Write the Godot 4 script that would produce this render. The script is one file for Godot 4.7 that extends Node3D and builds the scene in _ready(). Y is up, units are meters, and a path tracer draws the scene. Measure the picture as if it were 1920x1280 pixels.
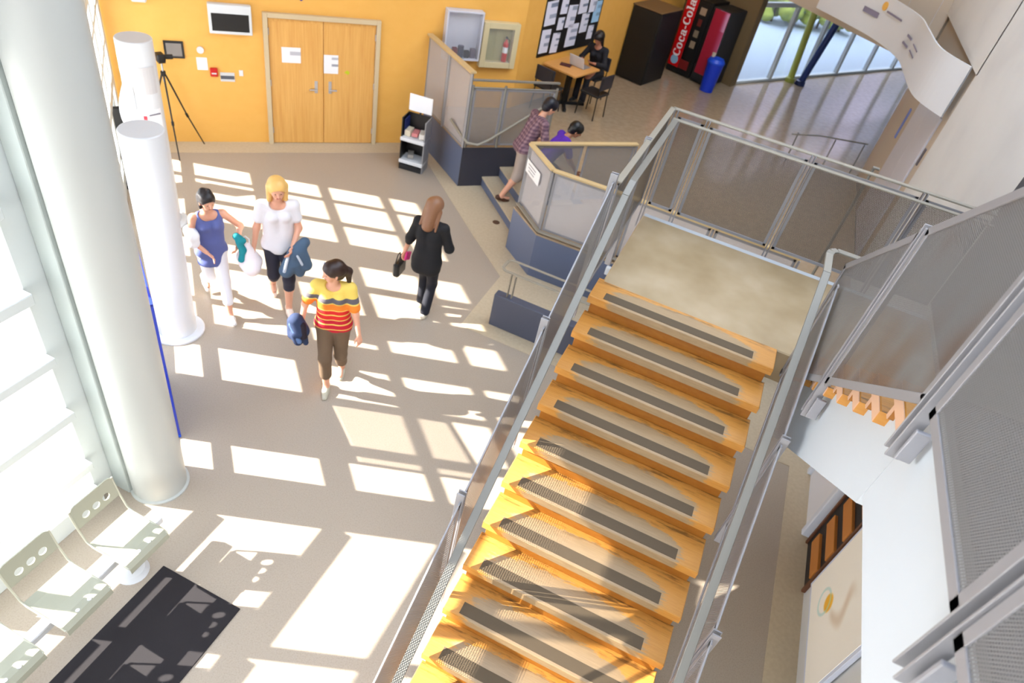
extends Node3D

# ---------------------------------------------------------------- mesh builder
class MB:
	var v := PackedVector3Array()
	var n := PackedVector3Array()
	var uv := PackedVector2Array()
	var col := PackedColorArray()
	var idx := PackedInt32Array()
	var colored := false
	func vert(p: Vector3, nn: Vector3, t := Vector2.ZERO, c := Color.WHITE) -> int:
		v.append(p); n.append(nn); uv.append(t); col.append(c)
		return v.size() - 1
	# corners counterclockwise as seen from outside
	func quad(a: Vector3, b: Vector3, c: Vector3, d: Vector3, ua := Vector2(0, 0), ub := Vector2(1, 0), uc := Vector2(1, 1), ud := Vector2(0, 1)) -> void:
		var nn := (c - a).cross(d - b).normalized()
		var i := v.size()
		vert(a, nn, ua); vert(b, nn, ub); vert(c, nn, uc); vert(d, nn, ud)
		idx.append_array([i, i + 2, i + 1, i, i + 3, i + 2])
	func tri(a: Vector3, b: Vector3, c: Vector3) -> void:
		var nn := (b - a).cross(c - a).normalized()
		var i := v.size()
		vert(a, nn, Vector2(a.x, a.z)); vert(b, nn, Vector2(b.x, b.z)); vert(c, nn, Vector2(c.x, c.z))
		idx.append_array([i, i + 2, i + 1])
	# box with chamfered edges; bs turns it
	func box(c: Vector3, s: Vector3, bev := 0.0, bs := Basis()) -> MB:
		var h := s * 0.5
		var b: float = minf(bev, minf(h.x, minf(h.y, h.z)) * 0.6)
		for ax in 3:
			for sg in [-1.0, 1.0]:
				var a1: int = (ax + 1) % 3
				var a2: int = (ax + 2) % 3
				var pts: Array = []
				for q in [[-1, -1], [1, -1], [1, 1], [-1, 1]]:
					var p := Vector3.ZERO
					p[ax] = sg * h[ax]
					p[a1] = q[0] * (h[a1] - b)
					p[a2] = q[1] * (h[a2] - b)
					pts.append(c + bs * p)
				var w: float = s[a1]
				var l: float = s[a2]
				if sg > 0:
					quad(pts[0], pts[1], pts[2], pts[3], Vector2(0, 0), Vector2(w, 0), Vector2(w, l), Vector2(0, l))
				else:
					quad(pts[3], pts[2], pts[1], pts[0], Vector2(0, l), Vector2(w, l), Vector2(w, 0), Vector2(0, 0))
		if b > 0.0:
			for ax in 3:
				var a1: int = (ax + 1) % 3
				var a2: int = (ax + 2) % 3
				for s1 in [-1.0, 1.0]:
					for s2 in [-1.0, 1.0]:
						var ps: Array = []
						for q in [[-1, 0], [1, 0], [1, 1], [-1, 1]]:
							var p := Vector3.ZERO
							p[ax] = q[0] * (h[ax] - b)
							p[a1] = s1 * (h[a1] - (b if q[1] == 1 else 0.0))
							p[a2] = s2 * (h[a2] - (0.0 if q[1] == 1 else b))
							ps.append(c + bs * p)
						if s1 * s2 > 0:
							quad(ps[0], ps[1], ps[2], ps[3])
						else:
							quad(ps[3], ps[2], ps[1], ps[0])
			for sx in [-1.0, 1.0]:
				for sy in [-1.0, 1.0]:
					for sz in [-1.0, 1.0]:
						var pa := c + bs * Vector3(sx * h.x, sy * (h.y - b), sz * (h.z - b))
						var pb := c + bs * Vector3(sx * (h.x - b), sy * h.y, sz * (h.z - b))
						var pc := c + bs * Vector3(sx * (h.x - b), sy * (h.y - b), sz * h.z)
						if sx * sy * sz > 0:
							tri(pa, pb, pc)
						else:
							tri(pc, pb, pa)
		return self
	# straight bar from a to b: w across, h along up
	func bar(a: Vector3, b: Vector3, w: float, h: float, up := Vector3.UP, bev := 0.003) -> MB:
		var d := b - a
		var z := d.normalized()
		var x := up.cross(z).normalized()
		var y := z.cross(x)
		return box((a + b) * 0.5, Vector3(w, h, d.length()), bev, Basis(x, y, z))
	func bars(pts: Array, w: float, h: float, up := Vector3.UP) -> MB:
		for i in pts.size() - 1:
			bar(pts[i], pts[i + 1], w, h, up)
		return self
	func tube(pts: Array, r: float, sides := 10, r2 := -1.0) -> MB:
		var m: int = pts.size()
		var base := v.size()
		for i in m:
			var d: Vector3 = (pts[mini(i + 1, m - 1)] - pts[maxi(i - 1, 0)]).normalized()
			var x := d.cross(Vector3(0.31, 0.9, 0.2)).normalized()
			var y := d.cross(x)
			var rr: float = r if r2 < 0 else lerpf(r, r2, float(i) / (m - 1))
			for k in sides:
				var a := TAU * k / sides
				var nn := x * cos(a) + y * sin(a)
				vert(pts[i] + nn * rr, nn, Vector2(float(k) / sides, float(i)))
		for i in m - 1:
			for k in sides:
				var p := base + i * sides + k
				var q := base + i * sides + (k + 1) % sides
				idx.append_array([p, p + sides, q, q, p + sides, q + sides])
		for e in [0, m - 1]:
			var dd: Vector3 = (pts[0] - pts[1]).normalized() if e == 0 else (pts[m - 1] - pts[m - 2]).normalized()
			var c := vert(pts[e], dd)
			for k in sides:
				var p2 := vert(v[base + e * sides + k], dd)
				var q2 := vert(v[base + e * sides + (k + 1) % sides], dd)
				if e == 0:
					idx.append_array([c, p2, q2])
				else:
					idx.append_array([c, q2, p2])
		return self
	# profile: Vector2(radius, height), turned about the vertical through c
	func lathe(c: Vector3, prof: Array, sides := 32) -> MB:
		for i in prof.size() - 1:
			var p: Vector2 = prof[i]
			var q: Vector2 = prof[i + 1]
			var nd := Vector2(q.y - p.y, p.x - q.x).normalized()
			for k in sides:
				var a := TAU * k / sides
				var b := TAU * (k + 1) / sides
				var da := Vector3(cos(a), 0, sin(a))
				var db := Vector3(cos(b), 0, sin(b))
				var i0 := vert(c + da * p.x + Vector3.UP * p.y, da * nd.x + Vector3.UP * nd.y, Vector2(float(k) / sides, p.y))
				vert(c + db * p.x + Vector3.UP * p.y, db * nd.x + Vector3.UP * nd.y, Vector2(float(k + 1) / sides, p.y))
				vert(c + db * q.x + Vector3.UP * q.y, db * nd.x + Vector3.UP * nd.y, Vector2(float(k + 1) / sides, q.y))
				vert(c + da * q.x + Vector3.UP * q.y, da * nd.x + Vector3.UP * nd.y, Vector2(float(k) / sides, q.y))
				idx.append_array([i0, i0 + 1, i0 + 2, i0, i0 + 2, i0 + 3])
		return self
	# polygon (x,z) raised from y0 to y1
	func slab(poly: PackedVector2Array, y0: float, y1: float) -> MB:
		var t := Geometry2D.triangulate_polygon(poly)
		for k in range(0, t.size(), 3):
			var a := poly[t[k]]
			var b := poly[t[k + 1]]
			var c := poly[t[k + 2]]
			if (b - a).cross(c - a) > 0:
				var w := b
				b = c
				c = w
			tri(Vector3(a.x, y1, a.y), Vector3(b.x, y1, b.y), Vector3(c.x, y1, c.y))
			tri(Vector3(c.x, y0, c.y), Vector3(b.x, y0, b.y), Vector3(a.x, y0, a.y))
		sides_of(poly, func(p: Vector2, h: bool): return Vector3(p.x, y1 if h else y0, p.y), Geometry2D.is_polygon_clockwise(poly))
		return self
	# polygon (z,y) pushed from x0 to x1
	func slab_x(poly: PackedVector2Array, x0: float, x1: float) -> MB:
		var t := Geometry2D.triangulate_polygon(poly)
		for k in range(0, t.size(), 3):
			var a := poly[t[k]]
			var b := poly[t[k + 1]]
			var c := poly[t[k + 2]]
			if (b - a).cross(c - a) > 0:
				var w := b
				b = c
				c = w
			tri(Vector3(x1, a.y, a.x), Vector3(x1, b.y, b.x), Vector3(x1, c.y, c.x))
			tri(Vector3(x0, c.y, c.x), Vector3(x0, b.y, b.x), Vector3(x0, a.y, a.x))
		sides_of(poly, func(p: Vector2, h: bool): return Vector3(x1 if h else x0, p.y, p.x), Geometry2D.is_polygon_clockwise(poly))
		return self
	# polygon (x,y) pushed from z0 to z1
	func slab_z(poly: PackedVector2Array, z0: float, z1: float) -> MB:
		var t := Geometry2D.triangulate_polygon(poly)
		for k in range(0, t.size(), 3):
			var a := poly[t[k]]
			var b := poly[t[k + 1]]
			var c := poly[t[k + 2]]
			if (b - a).cross(c - a) < 0:
				var w := b
				b = c
				c = w
			tri(Vector3(a.x, a.y, z1), Vector3(b.x, b.y, z1), Vector3(c.x, c.y, z1))
			tri(Vector3(c.x, c.y, z0), Vector3(b.x, b.y, z0), Vector3(a.x, a.y, z0))
		sides_of(poly, func(p: Vector2, h: bool): return Vector3(p.x, p.y, z1 if h else z0), not Geometry2D.is_polygon_clockwise(poly))
		return self
	func sides_of(poly: PackedVector2Array, at: Callable, cw: bool) -> void:
		for i in poly.size():
			var p := poly[i]
			var q := poly[(i + 1) % poly.size()]
			var l := (q - p).length()
			if cw:
				quad(at.call(p, false), at.call(q, false), at.call(q, true), at.call(p, true), Vector2(0, 0), Vector2(l, 0), Vector2(l, 1), Vector2(0, 1))
			else:
				quad(at.call(q, false), at.call(p, false), at.call(p, true), at.call(q, true), Vector2(0, 0), Vector2(l, 0), Vector2(l, 1), Vector2(0, 1))
	func mesh() -> ArrayMesh:
		var a := []
		a.resize(Mesh.ARRAY_MAX)
		a[Mesh.ARRAY_VERTEX] = v
		a[Mesh.ARRAY_NORMAL] = n
		a[Mesh.ARRAY_TEX_UV] = uv
		if colored:
			a[Mesh.ARRAY_COLOR] = col
		a[Mesh.ARRAY_INDEX] = idx
		var m := ArrayMesh.new()
		m.add_surface_from_arrays(Mesh.PRIMITIVE_TRIANGLES, a)
		return m
	# smooth union of tapered capsules [a, b, ra, rb], meshed as surface nets; clips [n, d] keep n.p <= d
	func blob(bones: Array, cell: float, k: float, clips := []) -> MB:
		var lo := Vector3.INF
		var hi := -Vector3.INF
		for o in bones:
			var r: float = maxf(o[2], o[3]) + cell * 2.0
			lo = lo.min(o[0] - Vector3.ONE * r).min(o[1] - Vector3.ONE * r)
			hi = hi.max(o[0] + Vector3.ONE * r).max(o[1] + Vector3.ONE * r)
		var nx := int(ceil((hi.x - lo.x) / cell)) + 1
		var ny := int(ceil((hi.y - lo.y) / cell)) + 1
		var nz := int(ceil((hi.z - lo.z) / cell)) + 1
		var sy := nx
		var sz := nx * ny
		var f := PackedFloat32Array()
		f.resize(nx * ny * nz)
		f.fill(1.0)
		for o in bones:
			var a: Vector3 = o[0]
			var ba: Vector3 = o[1] - a
			var ra: float = o[2]
			var rb: float = o[3]
			var len2: float = maxf(ba.length_squared(), 1e-9)
			var r: float = maxf(ra, rb) + k + cell * 2.0
			var l0 := ((a.min(o[1]) - Vector3.ONE * r - lo) / cell).floor().max(Vector3.ZERO)
			var h0 := ((a.max(o[1]) + Vector3.ONE * r - lo) / cell).ceil()
			for z in range(int(l0.z), mini(int(h0.z), nz - 1) + 1):
				for y in range(int(l0.y), mini(int(h0.y), ny - 1) + 1):
					var at := z * sz + y * sy
					for x in range(int(l0.x), mini(int(h0.x), nx - 1) + 1):
						var p := lo + Vector3(x, y, z) * cell - a
						var t := clampf(p.dot(ba) / len2, 0.0, 1.0)
						var d := (p - ba * t).length() - lerpf(ra, rb, t)
						var e := f[at + x]
						var g := k - absf(d - e)
						f[at + x] = minf(d, e) - (g * g * 0.25 / k if g > 0.0 else 0.0)
		for c in clips:
			var cn: Vector3 = c[0]
			for z in nz:
				for y in ny:
					var at := z * sz + y * sy
					for x in nx:
						var d2: float = cn.dot(lo + Vector3(x, y, z) * cell) - c[1] if c.size() == 2 else c[1] - cn.distance_to(lo + Vector3(x, y, z) * cell)
						if d2 > f[at + x]:
							f[at + x] = d2
		var vid := PackedInt32Array()
		vid.resize(f.size())
		vid.fill(-1)
		var offs := [0, 1, sy, sy + 1, sz, sz + 1, sz + sy, sz + sy + 1]
		var edges := [[0, 1], [2, 3], [4, 5], [6, 7], [0, 2], [1, 3], [4, 6], [5, 7], [0, 4], [1, 5], [2, 6], [3, 7]]
		var corner := [Vector3(0, 0, 0), Vector3(1, 0, 0), Vector3(0, 1, 0), Vector3(1, 1, 0), Vector3(0, 0, 1), Vector3(1, 0, 1), Vector3(0, 1, 1), Vector3(1, 1, 1)]
		var far := cell * 2.5
		for z in nz - 1:
			for y in ny - 1:
				var at := z * sz + y * sy
				for x in nx - 1:
					var i := at + x
					if absf(f[i]) > far:
						continue
					var inside := 0
					for o in 8:
						if f[i + offs[o]] < 0.0:
							inside += 1
					if inside == 0 or inside == 8:
						continue
					var s := Vector3.ZERO
					var m := 0
					for e in edges:
						var fa := f[i + offs[e[0]]]
						var fb := f[i + offs[e[1]]]
						if (fa < 0.0) != (fb < 0.0):
							s += (corner[e[0]] as Vector3).lerp(corner[e[1]], fa / (fa - fb))
							m += 1
					var gr := Vector3.ZERO
					for o in 8:
						gr += ((corner[o] as Vector3) * 2.0 - Vector3.ONE) * f[i + offs[o]]
					var p := lo + (Vector3(x, y, z) + s / m) * cell
					vid[i] = vert(p, gr.normalized(), Vector2(p.x, p.y))
		for z in range(1, nz - 1):
			for y in range(1, ny - 1):
				for x in range(1, nx - 1):
					var i := z * sz + y * sy + x
					if absf(f[i]) > far:
						continue
					for ax in 3:
						var st: int = [1, sy, sz][ax]
						if (f[i] < 0.0) == (f[i + st] < 0.0):
							continue
						var u: int = [sy, sz, 1][ax]
						var w: int = [sz, 1, sy][ax]
						var q0 := vid[i - u - w]
						var q1 := vid[i - w]
						var q2 := vid[i]
						var q3 := vid[i - u]
						if q0 < 0 or q1 < 0 or q2 < 0 or q3 < 0:
							continue
						if f[i] < 0.0:
							idx.append_array([q0, q2, q1, q0, q3, q2])
						else:
							idx.append_array([q0, q1, q2, q0, q2, q3])
		return self

# ---------------------------------------------------------------- naming and placing
var names := {}
var M := {}
var rng := RandomNumberGenerator.new()

func numbered(called: String) -> String:
	var c: int = names.get(called, 0)
	names[called] = c + 1
	return called if c == 0 else "%s_%03d" % [called, c]

func tag(o: Node3D, label: String, category := "", group := "", kind := "") -> Node3D:
	if label: o.set_meta("label", label)
	if category: o.set_meta("category", category)
	if group: o.set_meta("group", group)
	if kind: o.set_meta("kind", kind)
	return o

func thing(called: String, label: String, category: String, at := Vector3.ZERO, yaw := 0.0, group := "") -> Node3D:
	var o := Node3D.new()
	o.name = numbered(called)
	add_child(o)
	o.position = at
	o.rotation.y = yaw
	return tag(o, label, category, group)

func put(parent: Node3D, called: String, mb, m: Material, label := "") -> MeshInstance3D:
	var o := MeshInstance3D.new()
	o.mesh = mb.mesh() if mb is MB else mb
	o.material_override = m
	if parent == self:
		o.name = numbered(called)
	else:
		var k := 0
		var nm := called
		while parent.has_node(NodePath(nm)):
			k += 1
			nm = "%s_%03d" % [called, k]
		o.name = nm
	parent.add_child(o)
	if label: o.set_meta("label", label)
	return o

func struct(called: String, mb, m: Material) -> MeshInstance3D:
	var o := put(self, called, mb, m)
	o.set_meta("kind", "structure")
	return o

# world points into a thing's own axes
func inside(t: Node3D, mb: MB) -> MB:
	var inv := t.transform.affine_inverse()
	for i in mb.v.size():
		mb.v[i] = inv * mb.v[i]
		mb.n[i] = inv.basis * mb.n[i]
	return mb

# ---------------------------------------------------------------- materials
func mat(c: Color, rough := 0.6, metal := 0.0, spec := 0.5) -> StandardMaterial3D:
	var m := StandardMaterial3D.new()
	m.albedo_color = c
	m.roughness = rough
	m.metallic = metal
	m.metallic_specular = spec
	return m

func noise_tex(sd: int, freq: float, stops: Array, size := 512, oct := 4) -> NoiseTexture2D:
	var nz := FastNoiseLite.new()
	nz.seed = sd
	nz.frequency = freq
	nz.fractal_octaves = oct
	var t := NoiseTexture2D.new()
	t.width = size
	t.height = size
	t.seamless = true
	t.noise = nz
	var g := Gradient.new()
	g.offsets = PackedFloat32Array(range(stops.size()).map(func(i): return float(i) / (stops.size() - 1)))
	g.colors = PackedColorArray(stops)
	t.color_ramp = g
	return t

func tri_mat(tex: Texture2D, scale: float, rough: float, spec := 0.5) -> StandardMaterial3D:
	var m := mat(Color.WHITE, rough, 0.0, spec)
	m.albedo_texture = tex
	m.uv1_triplanar = true
	m.uv1_world_triplanar = true
	m.uv1_scale = Vector3.ONE * scale
	return m

func picture(w: int, h: int, fn: Callable) -> ImageTexture:
	var im := Image.create(w, h, false, Image.FORMAT_RGBA8)
	for y in h:
		for x in w:
			im.set_pixel(x, y, fn.call(float(x) / w, float(y) / h))
	return ImageTexture.create_from_image(im)

func print_mat(tex: Texture2D, rough := 0.6) -> StandardMaterial3D:
	var m := mat(Color.WHITE, rough)
	m.albedo_texture = tex
	return m

# a sheet of paper with lines of print too small to read
func paper_tex(sd: int, ink: Color, lines: int, bg := Color(0.93, 0.93, 0.94)) -> ImageTexture:
	var r := RandomNumberGenerator.new()
	r.seed = sd
	var im := Image.create(64, 84, false, Image.FORMAT_RGBA8)
	im.fill(bg)
	for i in lines:
		var y := 10 + int(64.0 * i / lines)
		im.fill_rect(Rect2i(8, y, r.randi_range(24, 48), maxi(2, int(26.0 / lines))), bg.lerp(ink, r.randf_range(0.35, 0.8)))
	return ImageTexture.create_from_image(im)

func make_materials() -> void:
	M.white = mat(Color(0.84, 0.85, 0.86), 0.45)
	M.column = mat(Color(0.71, 0.72, 0.70), 0.4)
	M.frame = mat(Color(0.80, 0.825, 0.82), 0.4)
	M.post_green = mat(Color(0.66, 0.69, 0.675), 0.4)
	M.yellow = tri_mat(noise_tex(3, 0.02, [Color(0.90, 0.67, 0.31), Color(0.92, 0.70, 0.35)]), 0.4, 0.55)
	M.olive = mat(Color(0.42, 0.34, 0.22), 0.7)
	M.tan_wall = mat(Color(0.74, 0.69, 0.62), 0.7)
	M.lavender = mat(Color(0.78, 0.78, 0.81), 0.5)
	M.floor = tri_mat(noise_tex(7, 0.15, [Color(0.605, 0.555, 0.495), Color(0.655, 0.605, 0.545), Color(0.67, 0.62, 0.56)], 512, 5), 0.8, 0.34, 0.45)
	M.border = tri_mat(noise_tex(9, 0.05, [Color(0.72, 0.655, 0.55), Color(0.77, 0.71, 0.60)]), 0.7, 0.5)
	M.platform = tri_mat(noise_tex(17, 0.03, [Color(0.62, 0.54, 0.44), Color(0.68, 0.60, 0.50)]), 0.4, 0.14, 0.6)
	M.blue_paint = mat(Color(0.36, 0.40, 0.50), 0.45)
	M.dark_paint = mat(Color(0.20, 0.20, 0.24), 0.5)
	M.concrete = tri_mat(noise_tex(21, 0.012, [Color(0.78, 0.785, 0.785), Color(0.815, 0.82, 0.815), Color(0.83, 0.835, 0.83)], 512, 5), 0.12, 0.7)
	M.landing = tri_mat(noise_tex(23, 0.012, [Color(0.60, 0.51, 0.37), Color(0.66, 0.575, 0.44), Color(0.71, 0.63, 0.51)], 512, 4), 0.22, 0.5)
	M.stringer = mat(Color(0.77, 0.80, 0.825), 0.5)
	M.steel = mat(Color(0.50, 0.485, 0.45), 0.4, 0.2)
	M.steel_light = mat(Color(0.58, 0.555, 0.50), 0.4, 0.2)
	M.fin = mat(Color(0.58, 0.58, 0.60), 0.45, 0.2)
	M.frame_grey = mat(Color(0.565, 0.56, 0.57), 0.42, 0.15)
	M.black = mat(Color(0.035, 0.033, 0.038), 0.5)
	M.dark = mat(Color(0.10, 0.10, 0.11), 0.55)
	M.red = mat(Color(0.75, 0.03, 0.05), 0.35)
	M.blue = mat(Color(0.03, 0.20, 0.72), 0.4)
	M.cream = mat(Color(0.93, 0.90, 0.82), 0.5)
	M.alu = mat(Color(0.72, 0.72, 0.74), 0.35, 0.6)
	M.beige_frame = mat(Color(0.76, 0.66, 0.48), 0.5)
	M.paper = mat(Color(0.92, 0.92, 0.93), 0.8)
	M.glass = mat(Color(0.97, 0.98, 1.0, 0.06), 0.02)
	M.glass.transparency = BaseMaterial3D.TRANSPARENCY_ALPHA
	M.acrylic = mat(Color(0.55, 0.50, 0.85, 0.35), 0.05)
	M.acrylic.transparency = BaseMaterial3D.TRANSPARENCY_ALPHA
	# perforated sheet steel: round holes in staggered rows, cut out of the sheet
	var hole := func(u: float, v: float) -> Color:
		var p := Vector2(u * 10.0, v * 17.32)
		var d := 99.0
		for c in [Vector2(0, 0), Vector2(10, 0), Vector2(0, 17.32), Vector2(10, 17.32), Vector2(5, 8.66)]:
			d = minf(d, p.distance_to(c))
		return Color(1, 1, 1, clampf((d - 3.4) * 2.5 + 0.5, 0, 1))
	var holes := picture(40, 69, hole)
	for k in 3:
		var mm := mat([Color(0.515, 0.515, 0.52), Color(0.36, 0.33, 0.30), Color(0.78, 0.77, 0.78)][k], 0.5, 0.1)  # mid tone, a darker one for the landing, a paler one in the hall
		mm.albedo_texture = holes
		mm.transparency = BaseMaterial3D.TRANSPARENCY_ALPHA_SCISSOR
		mm.alpha_scissor_threshold = 0.5
		mm.vertex_color_use_as_albedo = true
		M["mesh%d" % k] = mm
	# timber treads: amber varnish with the middle walked bare
	var nz := FastNoiseLite.new()
	nz.seed = 5
	nz.frequency = 1.0
	var wood := func(u: float, v: float, k: float, worn: float) -> Color:
		var g := nz.get_noise_3d(u * 9.0 + k * 7.0, v * 60.0, k * 13.0) * 0.5 + nz.get_noise_3d(u * 2.0, v * 220.0, k) * 0.3
		var c := Color(0.735, 0.49, 0.20).lerp(Color(0.82, 0.595, 0.285), 0.5 + g)
		var e := nz.get_noise_3d(u * 12.0, v * 16.0, 4.0 + k) * 0.05 + nz.get_noise_3d(u * 60.0, v * 60.0, k) * 0.02
		var arch := 0.80 - 0.45 * pow(absf(u - 0.47) * 2.15, 3.0) + e * 2.4
		var w := smoothstep(-0.02, 0.03, arch - v) * smoothstep(0.09, 0.13, u + e) * smoothstep(0.09, 0.13, 1.0 - u + e) * worn
		c = c.lerp(Color(0.685, 0.575, 0.425).lerp(Color(0.585, 0.485, 0.355), 0.5 + g), w)
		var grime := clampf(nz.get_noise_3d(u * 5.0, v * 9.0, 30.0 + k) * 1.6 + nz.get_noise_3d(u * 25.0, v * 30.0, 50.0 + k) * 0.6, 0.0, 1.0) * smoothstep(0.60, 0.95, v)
		return c.lerp(Color(0.33, 0.22, 0.10), clampf(grime * 0.8 + smoothstep(0.955, 0.985, v) * 0.55, 0.0, 0.85))  # grime, plus the dark of the riser gap painted along the back edge
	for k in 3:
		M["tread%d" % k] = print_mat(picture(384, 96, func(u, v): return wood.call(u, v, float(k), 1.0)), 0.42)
	M.wood = print_mat(picture(256, 64, func(u, v): return wood.call(u, v, 5.0, 0.0)), 0.45)
	M.wood.albedo_color = Color(0.82, 0.74, 0.56)
	M.end_grain = mat(Color(0.84, 0.68, 0.56), 0.6)
	M.strip = tri_mat(noise_tex(31, 0.3, [Color(0.34, 0.285, 0.215), Color(0.40, 0.34, 0.26)]), 2.0, 0.9)
	# birch doors
	M.door = print_mat(picture(128, 256, func(u, v):
		var g := nz.get_noise_3d(u * 40.0, v * 2.2, 9.0) * 0.6 + nz.get_noise_3d(u * 7.0, v * 1.0, 3.0) * 0.5
		return Color(0.83, 0.60, 0.30).lerp(Color(0.90, 0.70, 0.40), 0.5 + g)), 0.4)

# ---------------------------------------------------------------- frames of reference
var FY := Transform3D(Basis(Vector3.UP, 0.774), Vector3(-7.273, 0, -8.764))     # yellow wall: x along it, z into the room
var FW := Transform3D(Basis(Vector3.UP, 1.3047), Vector3(-4.234, 0, -11.735))   # its continuation by the table
var FV := Transform3D(Basis(Vector3.UP, -0.3758), Vector3(-2.38, 0, -17.05))    # fronts of the vending machines

func ypos(u: float, y: float, v: float) -> Vector3:
	return FY * Vector3(u, y, v)

func fthing(fr: Transform3D, called: String, label: String, category: String, u: float, y: float, v: float, group := "", turn := 0.0) -> Node3D:
	return thing(called, label, category, fr * Vector3(u, y, v), fr.basis.get_euler().y + turn, group)

func _ready() -> void:
	rng.seed = 11
	# ---- camera
	var cam := Camera3D.new()
	cam.name = "camera"
	add_child(cam)
	var yaw := deg_to_rad(-14.7705)
	var pitch := deg_to_rad(40.0564)
	var roll := deg_to_rad(13.4627)
	var fwd := Vector3(sin(yaw) * cos(pitch), -sin(pitch), -cos(yaw) * cos(pitch))
	var r0 := Vector3(cos(yaw), 0, sin(yaw))
	var u0 := r0.cross(fwd)
	cam.transform = Transform3D(Basis(r0 * cos(roll) + u0 * sin(roll), u0 * cos(roll) - r0 * sin(roll), -fwd), Vector3(0, 5.6, 0))
	cam.fov = rad_to_deg(2.0 * atan(640.0 / 1257.96))
	cam.near = 0.05
	cam.far = 400.0
	cam.current = true
	var lens := CameraAttributesPhysical.new()
	lens.frustum_focal_length = 12.0 / tan(deg_to_rad(cam.fov) / 2.0)
	lens.frustum_focus_distance = 3.9
	lens.exposure_aperture = 2.0
	lens.frustum_near = 0.05
	lens.frustum_far = 400.0
	cam.attributes = lens
	# ---- sky, sun and exposure
	var sky := ProceduralSkyMaterial.new()
	sky.sky_top_color = Color(0.78, 0.83, 0.90)
	sky.sky_horizon_color = Color(0.95, 0.955, 0.965)
	sky.sky_curve = 0.25
	sky.ground_bottom_color = Color(0.75, 0.74, 0.72)
	sky.ground_horizon_color = Color(0.88, 0.88, 0.88)
	sky.sky_energy_multiplier = 2.2
	sky.ground_energy_multiplier = 1.5
	sky.sun_angle_max = 1.0
	var env := Environment.new()
	env.background_mode = Environment.BG_SKY
	env.sky = Sky.new()
	env.sky.sky_material = sky
	env.tonemap_mode = Environment.TONE_MAPPER_LINEAR
	env.tonemap_exposure = 1.34
	env.sdfgi_enabled = true
	env.ssao_enabled = true
	env.ssil_enabled = true
	var we := WorldEnvironment.new()
	we.name = "world_environment"
	we.environment = env
	add_child(we)
	var sun := DirectionalLight3D.new()
	sun.name = "sun"
	sun.light_energy = 9.0
	sun.light_color = Color(1.0, 0.975, 0.93)
	sun.light_angular_distance = 0.55
	sun.shadow_enabled = true
	add_child(sun)
	var az := deg_to_rad(21.0)
	var el := deg_to_rad(28.5)
	sun.look_at_from_position(Vector3.ZERO, Vector3(cos(az) * cos(el), -sin(el), -sin(az) * cos(el)))
	# ---- the rest
	make_materials()
	build_shell()
	build_glazing()
	build_platform()
	build_lower_flight()
	build_upper_flight()
	build_guards()
	build_yellow_wall_things()
	build_lobby_things()
	build_hall_things()
	build_right_things()
	build_people()

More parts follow.
